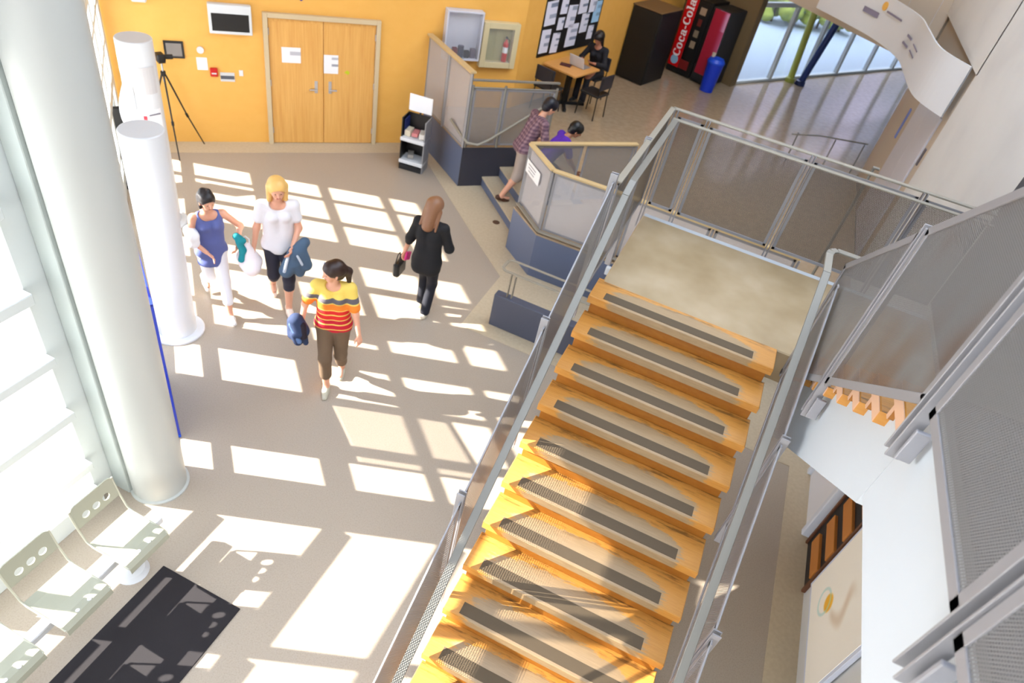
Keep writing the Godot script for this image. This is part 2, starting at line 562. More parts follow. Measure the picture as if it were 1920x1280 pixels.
# ---------------------------------------------------------------- shell
func build_shell() -> void:
	struct("ground", MB.new().slab(PackedVector2Array([Vector2(-70, 60), Vector2(60, 60), Vector2(60, -90), Vector2(-70, -90)]), -0.3, -0.05), tri_mat(noise_tex(41, 0.02, [Color(0.74, 0.735, 0.73), Color(0.80, 0.795, 0.79)]), 0.3, 0.8))
	struct("terrace_outside", MB.new().slab(PackedVector2Array([Vector2(-1.0, -17.75), Vector2(8.5, -32.8), Vector2(8, -70), Vector2(-50, -70), Vector2(-16, -21), Vector2(-2.7, -18.5)]), -0.05, 0.6), mat(Color(0.57, 0.62, 0.67), 0.8))
	added_shade_wing()
	struct("floor", MB.new().slab(PackedVector2Array([Vector2(-4.1, 7.2), Vector2(6.6, 7.2), Vector2(6.6, -2.4), Vector2(2.5, -2.4), Vector2(2.5, -12.0), Vector2(-4.2, -12.0), Vector2(-8.95, -7.3), Vector2(-4.1, -2.62)]), -0.05, 0.0), M.floor)
	# pale concrete border round the platform, the ramp and along the right wall
	struct("trim_1", MB.new().slab(PackedVector2Array([Vector2(-5.55, -10.5), Vector2(-4.98, -10.06), Vector2(-3.34, -8.5), Vector2(-2.42, -7.66), Vector2(-2.40, -6.33), Vector2(1.97, -6.33), Vector2(1.97, -2.4), Vector2(2.26, -2.4), Vector2(2.26, -8.2), Vector2(-2.1, -8.2), Vector2(-2.9, -9.3), Vector2(-4.0, -10.3), Vector2(-5.3, -10.9)]), 0.0, 0.006), M.border)
	struct("trim_2", MB.new().box(ypos(1.2, 0.004, 0.19), Vector3(6.6, 0.008, 0.38), 0.0, FY.basis), M.border)
	struct("wall_yellow", MB.new().box(ypos(1.0, 4.5, -0.15), Vector3(6.6, 9.0, 0.3), 0.0, FY.basis), M.yellow)
	struct("wall_poster", MB.new().box(FW * Vector3(3.28, 4.5, -0.15), Vector3(6.55, 9.0, 0.3), 0.0, FW.basis), M.yellow)
	struct("wall_vending", MB.new().box(FV * Vector3(0.25, 4.5, -0.95), Vector3(2.3, 9.0, 0.26), 0.0, FV.basis), M.olive)
	# wall over the mouth of the corridor
	var a := Vector3(-0.86, 0, -17.4)
	var b := Vector3(2.4, 0, -14.2)
	var lint := MB.new()
	var dir := (b - a).normalized()
	lint.box((a + b) * 0.5 + Vector3(0, 6.0, 0), Vector3(0.3, 6.2, (b - a).length()), 0.0, Basis(Vector3.UP.cross(dir), Vector3.UP, dir))
	struct("wall_corridor_mouth", lint, M.tan_wall)
	# right wall: raw concrete, with a recessed lower wall towards the corridor
	struct("wall_right", MB.new().box(Vector3(2.41, 4.5, -8.35), Vector3(0.3, 9.0, 3.4), 0.0), M.concrete)
	struct("wall_stair", MB.new().box(Vector3(2.41, 5.7, -4.5), Vector3(0.3, 6.6, 4.3), 0.0), mat(Color(0.27, 0.28, 0.31), 0.7))  # dark colour stands in for the shade behind the perforated sheets
	struct("wall_under_stair", MB.new().box(Vector3(2.41, 1.2, -4.5), Vector3(0.3, 2.4, 4.3), 0.0), M.concrete)
	struct("wall_right_upper", MB.new().box(Vector3(2.43, 6.38, -12.2), Vector3(0.34, 5.24, 4.4), 0.0), M.concrete)
	struct("wall_right_recess", MB.new().box(Vector3(2.48, 2.2, -12.2), Vector3(0.28, 3.2, 4.4), 0.0), M.tan_wall)
	# corridor beyond
	var c := Vector3(0.534, 0, -0.8455)
	var e0 := Vector3(2.4, 0, -14.35)
	struct("wall_corridor_right", MB.new().bar(e0 + Vector3(0.15, 2.2, 0), e0 + c * 20.0 + Vector3(0.15, 2.2, 0), 0.3, 3.4), M.white)
	struct("wall_corridor_end", MB.new().box(Vector3(-0.84, 2.2, -17.44) + c * 20.0 + Vector3(1.7, 0, 1.1), Vector3(0.3, 3.4, 5.0), 0.0, Basis(Vector3.UP, 1.0075)), M.white)
	struct("ceiling_corridor", MB.new().slab(PackedVector2Array([Vector2(-1.2, -17.6), Vector2(2.6, -14.2), Vector2(14.0, -31.5), Vector2(9.6, -35.0)]), 3.9, 4.1), M.white)
	# back and far sides of the hall, roof with a long opening added for daylight
	struct("wall_back", MB.new().box(Vector3(1.2, 6.25, 7.25), Vector3(11.2, 5.5, 0.3), 0.0), M.white)
	glazing("window_4", Transform3D(Basis(Vector3.UP, PI), Vector3(6.8, 0, 7.2)), 11.0, 3.5, range(7).map(func(i): return [0.2 + 1.55 * i, 1.65 + 1.55 * i]), [[0.1, 1.6], [1.7, 3.4]])  # unseen back glazing, added to let in fill light
	struct("wall_east", MB.new().box(Vector3(6.6, 4.5, 2.4), Vector3(0.3, 9.0, 9.6), 0.0), mat(Color(0.50, 0.50, 0.52), 0.7))  # darkened colour stands in for shade behind the upper floor guard
	struct("wall_return", MB.new().box(Vector3(4.6, 4.5, -2.5), Vector3(4.2, 9.0, 0.3), 0.0), M.white)
	var roof := MB.new()
	roof.box(Vector3(0, 9.1, 5.6), Vector3(14, 0.2, 3.6))
	roof.box(Vector3(-5.7, 9.1, -7.5), Vector3(7.4, 0.2, 22.6))
	roof.box(Vector3(4.7, 9.1, -7.5), Vector3(4.6, 0.2, 22.6))
	roof.box(Vector3(0.2, 9.1, -15.4), Vector3(6.4, 0.2, 6.8))
	struct("ceiling", roof, M.white)
	struct("added_skylight", MB.new().box(Vector3(0.2, 9.06, -4.1), Vector3(4.6, 0.02, 15.8)), M.glass)  # unseen roof light, added for more daylight from above

# building blocks added outside to keep sun and bright sky off the corridor
func added_shade_wing() -> void:
	var t := Node3D.new()
	t.name = "added_shade_wing"
	add_child(t)
	t.position = Vector3(-19, 0, -34)
	t.set_meta("kind", "structure")
	put(t, "wall", MB.new().box(Vector3(0, 10, 0), Vector3(6, 20, 55), 0.0), mat(Color(0.50, 0.51, 0.60), 0.8))
	put(t, "wall", MB.new().box(Vector3(32, 9, -16), Vector3(60, 18, 6), 0.0), mat(Color(0.55, 0.54, 0.63), 0.8))  # second added block, dims the sky mirrored in the corridor floor
	for i in 10:
		for j in 4:
			put(t, "window", MB.new().box(Vector3(7 + 5.0 * i, 2.6 + 3.8 * j, -12.97), Vector3(3.2, 2.0, 0.06), 0.01), mat(Color(0.30, 0.35, 0.42), 0.15))
	for i in 12:
		for j in 4:
			var w := put(t, "window", MB.new().box(Vector3(3.02, 2.6 + 3.6 * j, -24 + 4.2 * i), Vector3(0.06, 1.9, 2.4), 0.01), M.frame)
			put(w, "pane", MB.new().box(Vector3(3.055, 2.6 + 3.6 * j, -24 + 4.2 * i), Vector3(0.02, 1.7, 2.2)), mat(Color(0.25, 0.30, 0.38), 0.1))

# glazed screen: cols and rows are the clear openings
func glazing(called: String, fr: Transform3D, length: float, top: float, cols: Array, rows: Array, depth := 0.08, lip := 0.0) -> void:
	var w := Node3D.new()
	w.name = called
	add_child(w)
	w.transform = fr
	w.set_meta("kind", "structure")
	var x0 := 0.0
	for i in cols.size() + 1:
		var x1: float = cols[i][0] if i < cols.size() else length
		if x1 - x0 > 0.005:
			put(w, "mullion", MB.new().box(Vector3((x0 + x1) / 2, top / 2, -0.03), Vector3(x1 - x0, top, depth), 0.006), M.frame)
		if i < cols.size(): x0 = cols[i][1]
	for cl in cols:
		var y0 := 0.0
		for j in rows.size() + 1:
			var y1: float = rows[j][0] if j < rows.size() else top
			if y1 - y0 > 0.005:
				put(w, "transom" if j > 0 else "sill", MB.new().box(Vector3((cl[0] + cl[1]) / 2, (y0 + y1) / 2, -0.03 + lip / 2), Vector3(cl[1] - cl[0], y1 - y0, depth + lip), 0.006), M.frame)
			if j < rows.size():
				put(w, "pane", MB.new().box(Vector3((cl[0] + cl[1]) / 2, (rows[j][0] + rows[j][1]) / 2, -0.06), Vector3(cl[1] - cl[0], rows[j][1] - rows[j][0], 0.012)), M.glass)
				y0 = rows[j][1]

func build_glazing() -> void:
	var rows := [[0.22, 0.49], [0.57, 1.12], [1.20, 1.70], [1.78, 2.28], [2.37, 2.95], [3.04, 3.84]]
	var cols := []
	for p in [[5.72, 6.9], [4.39, 5.62], [3.06, 4.29], [1.73, 2.96], [0.40, 1.63], [-0.93, 0.30], [-2.24, -1.03]]:
		cols.append([7.0 - p[1], 7.0 - p[0]])
	glazing("window_1", Transform3D(Basis(Vector3.UP, PI / 2), Vector3(-4.0, 0, 7.0)), 9.48, 4.0, cols, rows, 0.08, 0.09)
	struct("wall_sun_block_side", MB.new().box(Vector3(-4.1, 6.5, 2.3), Vector3(0.2, 5.0, 9.6), 0.0), M.white)  # unseen upper wall, made solid to block sun above the window
	# the oblique side towards the yellow wall
	var fd := Transform3D(Basis(Vector3.UP, 2.373), Vector3(-4.0, 0, -2.55))
	glazing("window_2", fd, 6.7, 2.6, [[0.06, 0.69], [0.80, 1.42], [1.50, 2.08], [2.20, 2.86], [2.95, 3.67], [3.80, 4.27], [4.37, 4.60], [4.68, 5.30], [5.40, 5.97], [6.05, 6.45]], [[0.28, 0.48], [0.55, 1.06], [1.19, 1.64], [1.70, 2.17], [2.23, 2.50]])
	struct("wall_sun_block_oblique", MB.new().box(fd * Vector3(3.35, 5.8, -0.1), Vector3(6.7, 6.4, 0.2), 0.0, fd.basis), M.white)  # unseen solid wall, added so no sun enters higher up
	# corridor windows
	glazing("window_3", Transform3D(Basis(Vector3.UP, 1.0075), Vector3(-0.84, 0.72, -17.44)), 20.0, 3.2, range(13).map(func(i): return [0.15 + i * 1.5, 1.55 + i * 1.5]), [[0.06, 1.75], [1.85, 3.1]], 0.1)
	# round white pillar, and the flat mullion post beside it
	struct("pillar", MB.new().lathe(Vector3(-3.68, 0, -2.63), [Vector2(0.25, 0), Vector2(0.25, 0.015), Vector2(0.228, 0.02), Vector2(0.228, 9.0)], 40), M.column)
	struct("mullion_post", MB.new().box(Vector3(-3.90, 4.5, -2.475), Vector3(0.17, 9.0, 0.13), 0.006), M.post_green)

# ---------------------------------------------------------------- raised hall and its steps
const HALL := 0.72

func build_platform() -> void:
	var q: Array = []
	for p in [[2.62, -0.05], [2.85, 1.59], [4.24, 1.59], [4.24, 3.46], [3.05, 3.46], [3.12, 4.19]]:
		var w := ypos(p[0], 0, p[1])
		q.append(Vector2(w.x, w.z))
	q.append_array([Vector2(-1.2, -7.97), Vector2(2.3, -7.97), Vector2(2.3, -14.3), Vector2(14, -33), Vector2(9.8, -34.4), Vector2(-0.84, -17.5), Vector2(-2.5, -18.1), Vector2(-4.3, -11.8)])
	var poly := PackedVector2Array(q)
	struct("platform_base", MB.new().slab(poly, 0.0, HALL - 0.03), M.blue_paint)
	struct("floor_hall", MB.new().slab(poly, HALL - 0.03, HALL), M.platform)
	for k in 3:
		var mb := MB.new()
		var y: float = 0.18 * (k + 1)
		mb.box(ypos((3.28 + 0.3 * k + 4.24) / 2, y / 2 - 0.015, 2.525), Vector3(4.24 - 3.28 - 0.3 * k, y - 0.03, 1.865), 0.0, FY.basis)
		var s := struct("step_riser", mb, M.blue_paint)
		put(s, "tread", MB.new().box(ypos((3.27 + 0.3 * k + 4.24) / 2, y - 0.015, 2.525), Vector3(4.24 - 3.27 - 0.3 * k, 0.03, 1.865), 0.004, FY.basis), M.border)
	struct("step_cheek", MB.new().box(ypos(3.54, HALL / 2, 1.585), Vector3(1.38, HALL - 0.01, 0.02), 0.0, FY.basis), M.dark_paint)
	# low wall by the ramp with its hooped handrail
	struct("low_wall", MB.new().box(Vector3(-0.62, 0.25, -6.64), Vector3(2.97, 0.50, 0.13), 0.008), mat(Color(0.29, 0.305, 0.365), 0.5))
	var h := thing("ramp_handrail", "slim steel handrail bent into a hoop on top of the low blue wall", "handrail", Vector3(-1.95, 0.5, -6.64))
	put(h, "post", MB.new().box(Vector3(0, 0.17, 0), Vector3(0.012, 0.34, 0.05), 0.003), M.steel_light)
	put(h, "post", MB.new().box(Vector3(0.06, 0.16, 0), Vector3(0.012, 0.32, 0.05), 0.003), M.steel_light)
	put(h, "rail", MB.new().bars([Vector3(1.6, 0.36, 0), Vector3(-0.10, 0.36, 0), Vector3(-0.15, 0.36, -0.05), Vector3(-0.15, 0.36, -0.22), Vector3(-0.10, 0.36, -0.27), Vector3(1.6, 0.36, -0.27)], 0.04, 0.012), M.steel_light)

# ---------------------------------------------------------------- stairs
const RISE := 0.186
const RUN := 0.278

# one timber step: board with worn top, abrasive strip, riser board under the nosing; front towards local +z
func timber_step(t: Node3D, k: int, x0: float, x1: float, top: float, zf: float, depth: float, back: bool) -> void:
	var s := -1.0 if back else 1.0
	var w := x1 - x0
	var th := 0.072
	var mb := MB.new()
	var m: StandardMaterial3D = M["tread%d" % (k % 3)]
	var zb := zf - s * depth
	var xa := x0 if not back else x1
	var xb := x1 if not back else x0
	var bv := 0.006
	# top with printed wear, then the chamfer, nosing, ends, back and underside
	var P := func(x: float, y: float, z: float) -> Vector3: return Vector3(x, y, z)
	var sx := signf(xb - xa)
	mb.quad(P.call(xa + sx * bv, top, zf - s * bv), P.call(xb - sx * bv, top, zf - s * bv), P.call(xb - sx * bv, top, zb), P.call(xa + sx * bv, top, zb), Vector2(0.01, 0.03), Vector2(0.99, 0.03), Vector2(0.99, 0.99), Vector2(0.01, 0.99))
	mb.quad(P.call(xa + sx * bv, top - bv, zf), P.call(xb - sx * bv, top - bv, zf), P.call(xb - sx * bv, top, zf - s * bv), P.call(xa + sx * bv, top, zf - s * bv), Vector2(0, 0.01), Vector2(1, 0.01), Vector2(1, 0.03), Vector2(0, 0.03))
	mb.quad(P.call(xa, top - th, zf), P.call(xb, top - th, zf), P.call(xb, top - bv, zf), P.call(xa, top - bv, zf), Vector2(0, 0.02), Vector2(1, 0.02), Vector2(1, 0.09), Vector2(0, 0.09))
	mb.quad(P.call(xb, top - th, zf), P.call(xb, top - th, zb), P.call(xb, top - bv, zb), P.call(xb, top - bv, zf), Vector2(0.01, 0.1), Vector2(0.08, 0.1), Vector2(0.08, 0.4), Vector2(0.01, 0.4))
	mb.quad(P.call(xa, top - th, zb), P.call(xa, top - th, zf), P.call(xa, top - bv, zf), P.call(xa, top - bv, zb), Vector2(0.01, 0.1), Vector2(0.08, 0.1), Vector2(0.08, 0.4), Vector2(0.01, 0.4))
	mb.quad(P.call(xb, top - bv, zf), P.call(xb, top - bv, zb), P.call(xb - sx * bv, top, zb), P.call(xb - sx * bv, top, zf - s * bv), Vector2(0.01, 0.1), Vector2(0.02, 0.4), Vector2(0.03, 0.4), Vector2(0.03, 0.1))
	mb.quad(P.call(xa, top - bv, zb), P.call(xa, top - bv, zf), P.call(xa + sx * bv, top, zf - s * bv), P.call(xa + sx * bv, top, zb), Vector2(0.01, 0.1), Vector2(0.02, 0.4), Vector2(0.03, 0.4), Vector2(0.03, 0.1))
	mb.quad(P.call(xb, top - th, zb), P.call(xa, top - th, zb), P.call(xa, top, zb), P.call(xb, top, zb), Vector2(0, 0.02), Vector2(1, 0.02), Vector2(1, 0.09), Vector2(0, 0.09))
	mb.quad(P.call(xa, top - th, zb), P.call(xb, top - th, zb), P.call(xb, top - th, zf), P.call(xa, top - th, zf), Vector2(0, 0.01), Vector2(1, 0.01), Vector2(1, 0.09), Vector2(0, 0.09))
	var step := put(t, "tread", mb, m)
	put(step, "grip_strip", MB.new().box(Vector3(x0 + 0.12 + (w - 0.30) / 2, top + 0.0005, zf - s * 0.071), Vector3(w - 0.30, 0.005, 0.096), 0.001), M.strip)
	# riser board, set back
	put(step, "riser", MB.new().box(Vector3((x0 + x1) / 2, top - th - (RISE - th) / 2, zf - s * 0.045), Vector3(w - 0.06, RISE - th, 0.03), 0.002), M.wood)
	if back:
		put(step, "end_grain", MB.new().box(Vector3(x0 - 0.002, top - th / 2, (zf + zb) / 2), Vector3(0.004, th - 0.006, depth - 0.006)), M.end_grain)
		put(step, "end_grain", MB.new().box(Vector3(x0 + 0.028, top - th - (RISE - th) / 2, zf - s * 0.045), Vector3(0.004, RISE - th, 0.028)), M.end_grain)

func build_lower_flight() -> void:
	var t := thing("staircase", "lower wooden stair flight with worn amber treads and dark grip strips climbing to the landing", "staircase")
	for k in 13:
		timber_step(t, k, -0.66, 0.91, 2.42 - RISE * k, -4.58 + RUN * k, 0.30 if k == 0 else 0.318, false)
	var pz := PackedVector2Array()
	for k in 13:
		pz.append(Vector2(-4.58 + RUN * k - 0.085, 2.42 - 0.072 - RISE * k))
		pz.append(Vector2(-4.58 + RUN * k - 0.085, 2.42 - 0.072 - RISE * (k + 1) if k < 12 else 0.0))
	pz.append_array([Vector2(-1.75, 0.0), Vector2(-4.62, 2.02), Vector2(-4.86, 2.02), Vector2(-4.86, 2.348)])
	put(t, "stringer", MB.new().slab_x(pz, -0.56, 0.83), M.stringer)
	var l := thing("landing", "worn tan concrete landing between the two stair flights", "landing", Vector3(0.75, 2.12, -5.6))
	put(l, "slab", MB.new().box(Vector3(0.045, 0.15, 0.055), Vector3(2.83, 0.30, 1.40), 0.01), M.landing)
	put(l, "edge_beam", MB.new().box(Vector3(0.045, 0.13, -0.72), Vector3(2.83, 0.26, 0.13), 0.008), M.stringer)

func build_upper_flight() -> void:
	var t := thing("staircase", "upper stair flight on a white sawtooth stringer, tread ends poking out below the mesh guard", "staircase")
	for k in 8:
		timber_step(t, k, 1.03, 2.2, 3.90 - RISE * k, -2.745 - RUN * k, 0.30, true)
	var pz := PackedVector2Array()
	pz.append(Vector2(-2.445, 3.45 + 0.735 * -0.075))
	pz.append(Vector2(-2.445, 4.02))
	for k in 8:
		pz.append(Vector2(-2.445 - RUN * k + 0.0, 3.828 - RISE * k))
		pz.append(Vector2(-2.445 - RUN * (k + 1), 3.828 - RISE * k))
	pz.append(Vector2(-2.445 - RUN * 8, 3.45 + 0.735 * (-2.445 - RUN * 8 + 2.37)))
	put(t, "stringer", MB.new().slab_x(pz, 1.085, 2.2), M.stringer)
	var s := thing("upper_floor_slab", "deep white edge of the upper floor at the head of the stairs", "floor slab", Vector3(3.7, 3.45, 2.3))
	put(s, "edge", MB.new().box(Vector3(0, 0.30, 0), Vector3(5.23, 0.60, 9.49), 0.004), M.stringer)
	put(s, "surface", MB.new().box(Vector3(0, 0.625, 0), Vector3(5.23, 0.05, 9.49), 0.004), mat(Color(0.24, 0.25, 0.28), 0.6))  # dark colour stands in for shade seen through the guard holes

# ---------------------------------------------------------------- guards
# one framed sheet of perforated steel in a vertical plane between bottom corners a and b
func mesh_panel(t: Node3D, a: Vector3, b: Vector3, h: float, rust := 0.0, bar_w := 0.035, sheet_tone := 0) -> void:
	var d := b - a
	var side := Vector3(d.x, 0, d.z).normalized()
	var nrm := Vector3.UP.cross(side)
	var up := Vector3(0, h, 0)
	var mb := MB.new()
	mb.colored = true
	var nz := FastNoiseLite.new()
	nz.seed = int(a.z * 100)
	nz.frequency = 3.0
	var gx := 14 if rust > 0.0 else 1
	var gy := 14 if rust > 0.0 else 1
	var L := Vector3(d.x, 0, d.z).length()
	for s in [-1.0, 1.0]:
		for i in gx:
			for j in gy:
				var ps := []
				var us := []
				var cs := []
				for q in [[0, 0], [1, 0], [1, 1], [0, 1]]:
					var fu: float = float(i + q[0]) / gx
					var fv: float = float(j + q[1]) / gy
					var p: Vector3 = a + d * fu + up * fv + nrm * s * 0.0012
					ps.append(p)
					us.append(Vector2(L * fu / 0.0115, (d.y * fu + h * fv) / 0.0199))
					var k := clampf((nz.get_noise_2d(fu * 2.2, fv * 0.6) * 1.8 + 0.55) * (1.0 - fv * 1.7) * rust, 0.0, 1.0)
					cs.append(Color(1, 1, 1).lerp(Color(0.72, 0.36, 0.17), k * 0.75))
				var at := mb.v.size()
				if s > 0:
					mb.quad(ps[0], ps[1], ps[2], ps[3], us[0], us[1], us[2], us[3])
					for c in 4: mb.col[at + c] = cs[c]
				else:
					mb.quad(ps[3], ps[2], ps[1], ps[0], us[3], us[2], us[1], us[0])
					for c in 4: mb.col[at + c] = cs[3 - c]
	var sheet := put(t, "perforated_sheet", inside(t, mb), M["mesh%d" % sheet_tone])
	var fr := MB.new()
	var w := bar_w
	fr.bar(a + Vector3(0, w / 2, 0), b + Vector3(0, w / 2, 0), 0.012, w, Vector3.UP, 0.002)
	fr.bar(a + up - Vector3(0, w / 2, 0), b + up - Vector3(0, w / 2, 0), 0.012, w, Vector3.UP, 0.002)
	fr.bar(a + side * w / 2, a + side * w / 2 + up, 0.012, w, side, 0.002)
	fr.bar(b - side * w / 2, b - side * w / 2 + up, 0.012, w, side, 0.002)
	put(sheet, "frame", inside(t, fr), M.frame_grey)

# pair of flat steel fins that stand for a post; out is the side they stick out to
func fin_post(t: Node3D, p: Vector3, h: float, drop: float, out: Vector3, gap := 0.016) -> void:
	var side := Vector3.UP.cross(out).normalized()
	var mb := MB.new()
	for s in [-1.0, 1.0]:
		mb.box(p + side * s * gap + Vector3(0, (h - drop) / 2, 0) + out * 0.012, Vector3(0.055, h + drop, 0.010), 0.002, Basis(out, Vector3.UP, out.cross(Vector3.UP)))
	put(t, "post", inside(t, mb), M.frame_grey)

func nose(z: float) -> float:
	return 2.42 - 0.669 * (z + 4.58)

func build_guards() -> void:
	# lower flight, left
	var t := thing("stair_guard", "perforated grey guard on the window side of the lower wooden flight", "guard rail", Vector3(-0.72, 1.0, -2.8))
	var zs := [-4.50, -3.50, -2.45, -1.42, -0.95]
	for i in 4:
		var za: float = zs[i] + 0.03
		var zb: float = zs[i + 1] - 0.03
		mesh_panel(t, Vector3(-0.72, nose(za) + 0.10, za), Vector3(-0.72, nose(zb) + 0.10, zb), 1.04)
	for z in zs:
		fin_post(t, Vector3(-0.72, nose(z), z), 1.17, 0.15, Vector3.LEFT)
	var r := []
	for z in [-4.62, -1.0]: r.append(Vector3(-0.63, nose(z) + 0.9, z))
	r = [Vector3(-0.63, 3.40, -6.30), Vector3(-0.63, 3.40, -4.78)] + r
	put(t, "handrail", inside(t, MB.new().bars(r, 0.055, 0.014)), M.steel)
	# lower flight, right
	t = thing("stair_guard", "perforated grey guard on the wall side of the lower wooden flight", "guard rail", Vector3(0.97, 1.0, -2.8))
	for i in 4:
		var za: float = zs[i] + 0.03
		var zb: float = zs[i + 1] - 0.03
		mesh_panel(t, Vector3(0.965, nose(za) + 0.10, za), Vector3(0.965, nose(zb) + 0.10, zb), 0.90)
	for z in zs.slice(1):
		fin_post(t, Vector3(0.965, nose(z), z), 1.02, 0.15, Vector3.RIGHT)
	r = []
	for z in [-1.0, -4.60]: r.append(Vector3(0.885, nose(z) + 0.9, z))
	r.append_array([Vector3(0.885, 3.35, -4.86), Vector3(0.90, 3.35, -4.91), Vector3(0.94, 3.35, -4.95), Vector3(1.12, 3.35, -4.95), Vector3(1.16, 3.35, -4.91)])
	put(t, "handrail", inside(t, MB.new().bars(r, 0.055, 0.014)), M.steel)
	# landing
	t = thing("landing_guard", "long perforated guard with double steel rail along the far side of the landing", "guard rail", Vector3(0.75, 2.42, -6.42))
	var xs := [-0.66, -0.35, 0.63, 1.61, 2.2]
	for i in 4:
		mesh_panel(t, Vector3(xs[i] + 0.03, 2.47, -6.42), Vector3(xs[i + 1] - 0.03, 2.47, -6.42), 0.93, 0.0, 0.03, 1)
	for x in xs.slice(0, 4):
		fin_post(t, Vector3(x, 2.30, -6.42), 1.16, 0.1, Vector3.BACK)
	put(t, "top_rail", inside(t, MB.new().bar(Vector3(-0.70, 3.46, -6.42), Vector3(2.2, 3.46, -6.42), 0.05, 0.016)), M.steel_light)
	put(t, "handrail", inside(t, MB.new().bar(Vector3(-0.66, 3.40, -6.32), Vector3(2.2, 3.40, -6.32), 0.05, 0.014)), M.steel_light)
	t = thing("landing_guard", "short perforated guard on the lobby side of the landing, end on to us", "guard rail", Vector3(-0.70, 2.42, -5.5))
	mesh_panel(t, Vector3(-0.70, 2.50, -6.38), Vector3(-0.70, 2.50, -5.52), 0.93, 0.0, 0.03, 1)
	mesh_panel(t, Vector3(-0.70, 2.50, -5.46), Vector3(-0.70, 2.50, -4.56), 0.93, 0.0, 0.03, 1)
	fin_post(t, Vector3(-0.70, 2.30, -5.49), 1.18, 0.1, Vector3.LEFT)
	put(t, "top_rail", inside(t, MB.new().bar(Vector3(-0.70, 3.46, -6.42), Vector3(-0.70, 3.46, -4.55), 0.05, 0.016)), M.steel_light)
	# upper flight: three sheets up the slope
	t = thing("stair_guard", "large perforated sheets with rust stains guarding the upper flight, nearest on the right", "guard rail", Vector3(1.0, 3.0, -3.5))
	var ub := func(z: float) -> float: return 4.06 + 0.745 * (z + 2.371)
	var uz := [-4.78, -3.60, -2.335]
	for i in 2:
		var za: float = uz[i] + 0.036
		var zb: float = uz[i + 1] - 0.036
		mesh_panel(t, Vector3(1.0, ub.call(za), za), Vector3(1.0, ub.call(zb), zb), 1.08, 1.0, 0.045)
	for z in uz.slice(1):
		fin_post(t, Vector3(1.0, ub.call(z), z), 1.10, 0.27, Vector3.RIGHT, 0.026)
		put(t, "bracket", inside(t, MB.new().box(Vector3(1.035, ub.call(z) - 0.16, z + 0.06), Vector3(0.06, 0.16, 0.02), 0.004)), M.fin)
	# upper floor: level sheets
	t = thing("upper_floor_guard", "level perforated sheets along the white upper floor edge, at the right rim of the view", "guard rail", Vector3(1.0, 4.1, 0.0))
	var lz := [-2.30, -1.36, -0.30, 0.75, 1.80, 2.85]
	for i in 5:
		mesh_panel(t, Vector3(1.0, 4.10, lz[i] + 0.036), Vector3(1.0, 4.10, lz[i + 1] - 0.036), 1.08, 0.0, 0.045)
	for z in lz.slice(1):
		fin_post(t, Vector3(1.0, 4.10, z), 1.10, 0.27, Vector3.RIGHT, 0.026)
		put(t, "bracket", inside(t, MB.new().box(Vector3(1.035, 3.95, z + 0.06), Vector3(0.06, 0.16, 0.02), 0.004)), M.fin)
	# hall edge by the little steps: right-hand guard
	t = thing("hall_guard", "pale perforated guard on the blue platform wall right of the steps, paper notice on it", "guard rail", ypos(3.15, HALL, 3.6))
	var g := [ypos(4.9, HALL, 3.40), ypos(3.15, HALL, 3.40), ypos(3.17, HALL, 4.16), Vector3(-1.0, HALL, -8.05), Vector3(0.1, HALL, -8.05), Vector3(1.2, HALL, -8.05)]
	for i in 5:
		var d: Vector3 = (g[i + 1] - g[i]).normalized() * 0.03
		var n := 2 if i == 0 else 1
		for j in n:
			mesh_panel(t, g[i].lerp(g[i + 1], float(j) / n) + d + Vector3(0, 0.05, 0), g[i].lerp(g[i + 1], float(j + 1) / n) - d + Vector3(0, 0.05, 0), 0.88, 0.0, 0.035, 2 if i > 0 else 0)
	for p in g:
		put(t, "post", inside(t, MB.new().box(p + Vector3(0, 0.46, 0), Vector3(0.03, 0.94, 0.03), 0.003)), M.frame_grey)
	put(t, "top_rail", inside(t, MB.new().bars(g.map(func(p): return p + Vector3(0, 0.96, 0)), 0.075, 0.03)), M.beige_frame)
	put(t, "base_rail", inside(t, MB.new().bars(g.slice(1).map(func(p): return p + Vector3(0, 0.045, 0.06)), 0.05, 0.02)), M.steel_light)
	var nt := thing("notice", "white paper notice taped to the pale mesh guard by the steps", "notice", ypos(3.135, 1.38, 3.40) + FY.basis.z * 0.26, FY.basis.get_euler().y - PI / 2)
	put(nt, "sheet", MB.new().box(Vector3.ZERO, Vector3(0.46, 0.19, 0.004)), M.paper)
	for i in 3: put(nt, "printed_line", MB.new().box(Vector3(-0.04, 0.045 - 0.045 * i, 0.0025), Vector3(0.26 - 0.03 * i, 0.012, 0.001)), mat(Color(0.45, 0.45, 0.5)))
	# left-hand guards
	t = thing("hall_screen", "tall pale mesh screen with timber cap between the yellow wall and the steps", "screen", ypos(2.74, HALL, 0.8))
	mesh_panel(t, ypos(2.60, HALL + 0.02, 0.03), ypos(2.71, HALL + 0.02, 0.80), 1.20, 0.0, 0.035, 2)
	mesh_panel(t, ypos(2.72, HALL + 0.02, 0.84), ypos(2.83, HALL + 0.02, 1.60), 1.20, 0.0, 0.035, 2)
	put(t, "cap", inside(t, MB.new().bar(ypos(2.60, 1.96, 0.02), ypos(2.84, 1.96, 1.64), 0.10, 0.035)), M.beige_frame)
	for p in [ypos(2.715, HALL, 0.82), ypos(2.84, HALL, 1.60)]:
		put(t, "post", inside(t, MB.new().box(p + Vector3(0, 0.61, 0), Vector3(0.035, 1.22, 0.035), 0.003)), M.frame_grey)
	t = thing("hall_guard", "perforated guard left of the little steps, in front of the yellow wall", "guard rail", ypos(3.6, HALL, 1.6))
	mesh_panel(t, ypos(2.90, HALL + 0.04, 1.60), ypos(3.41, HALL + 0.04, 1.60), 0.95)
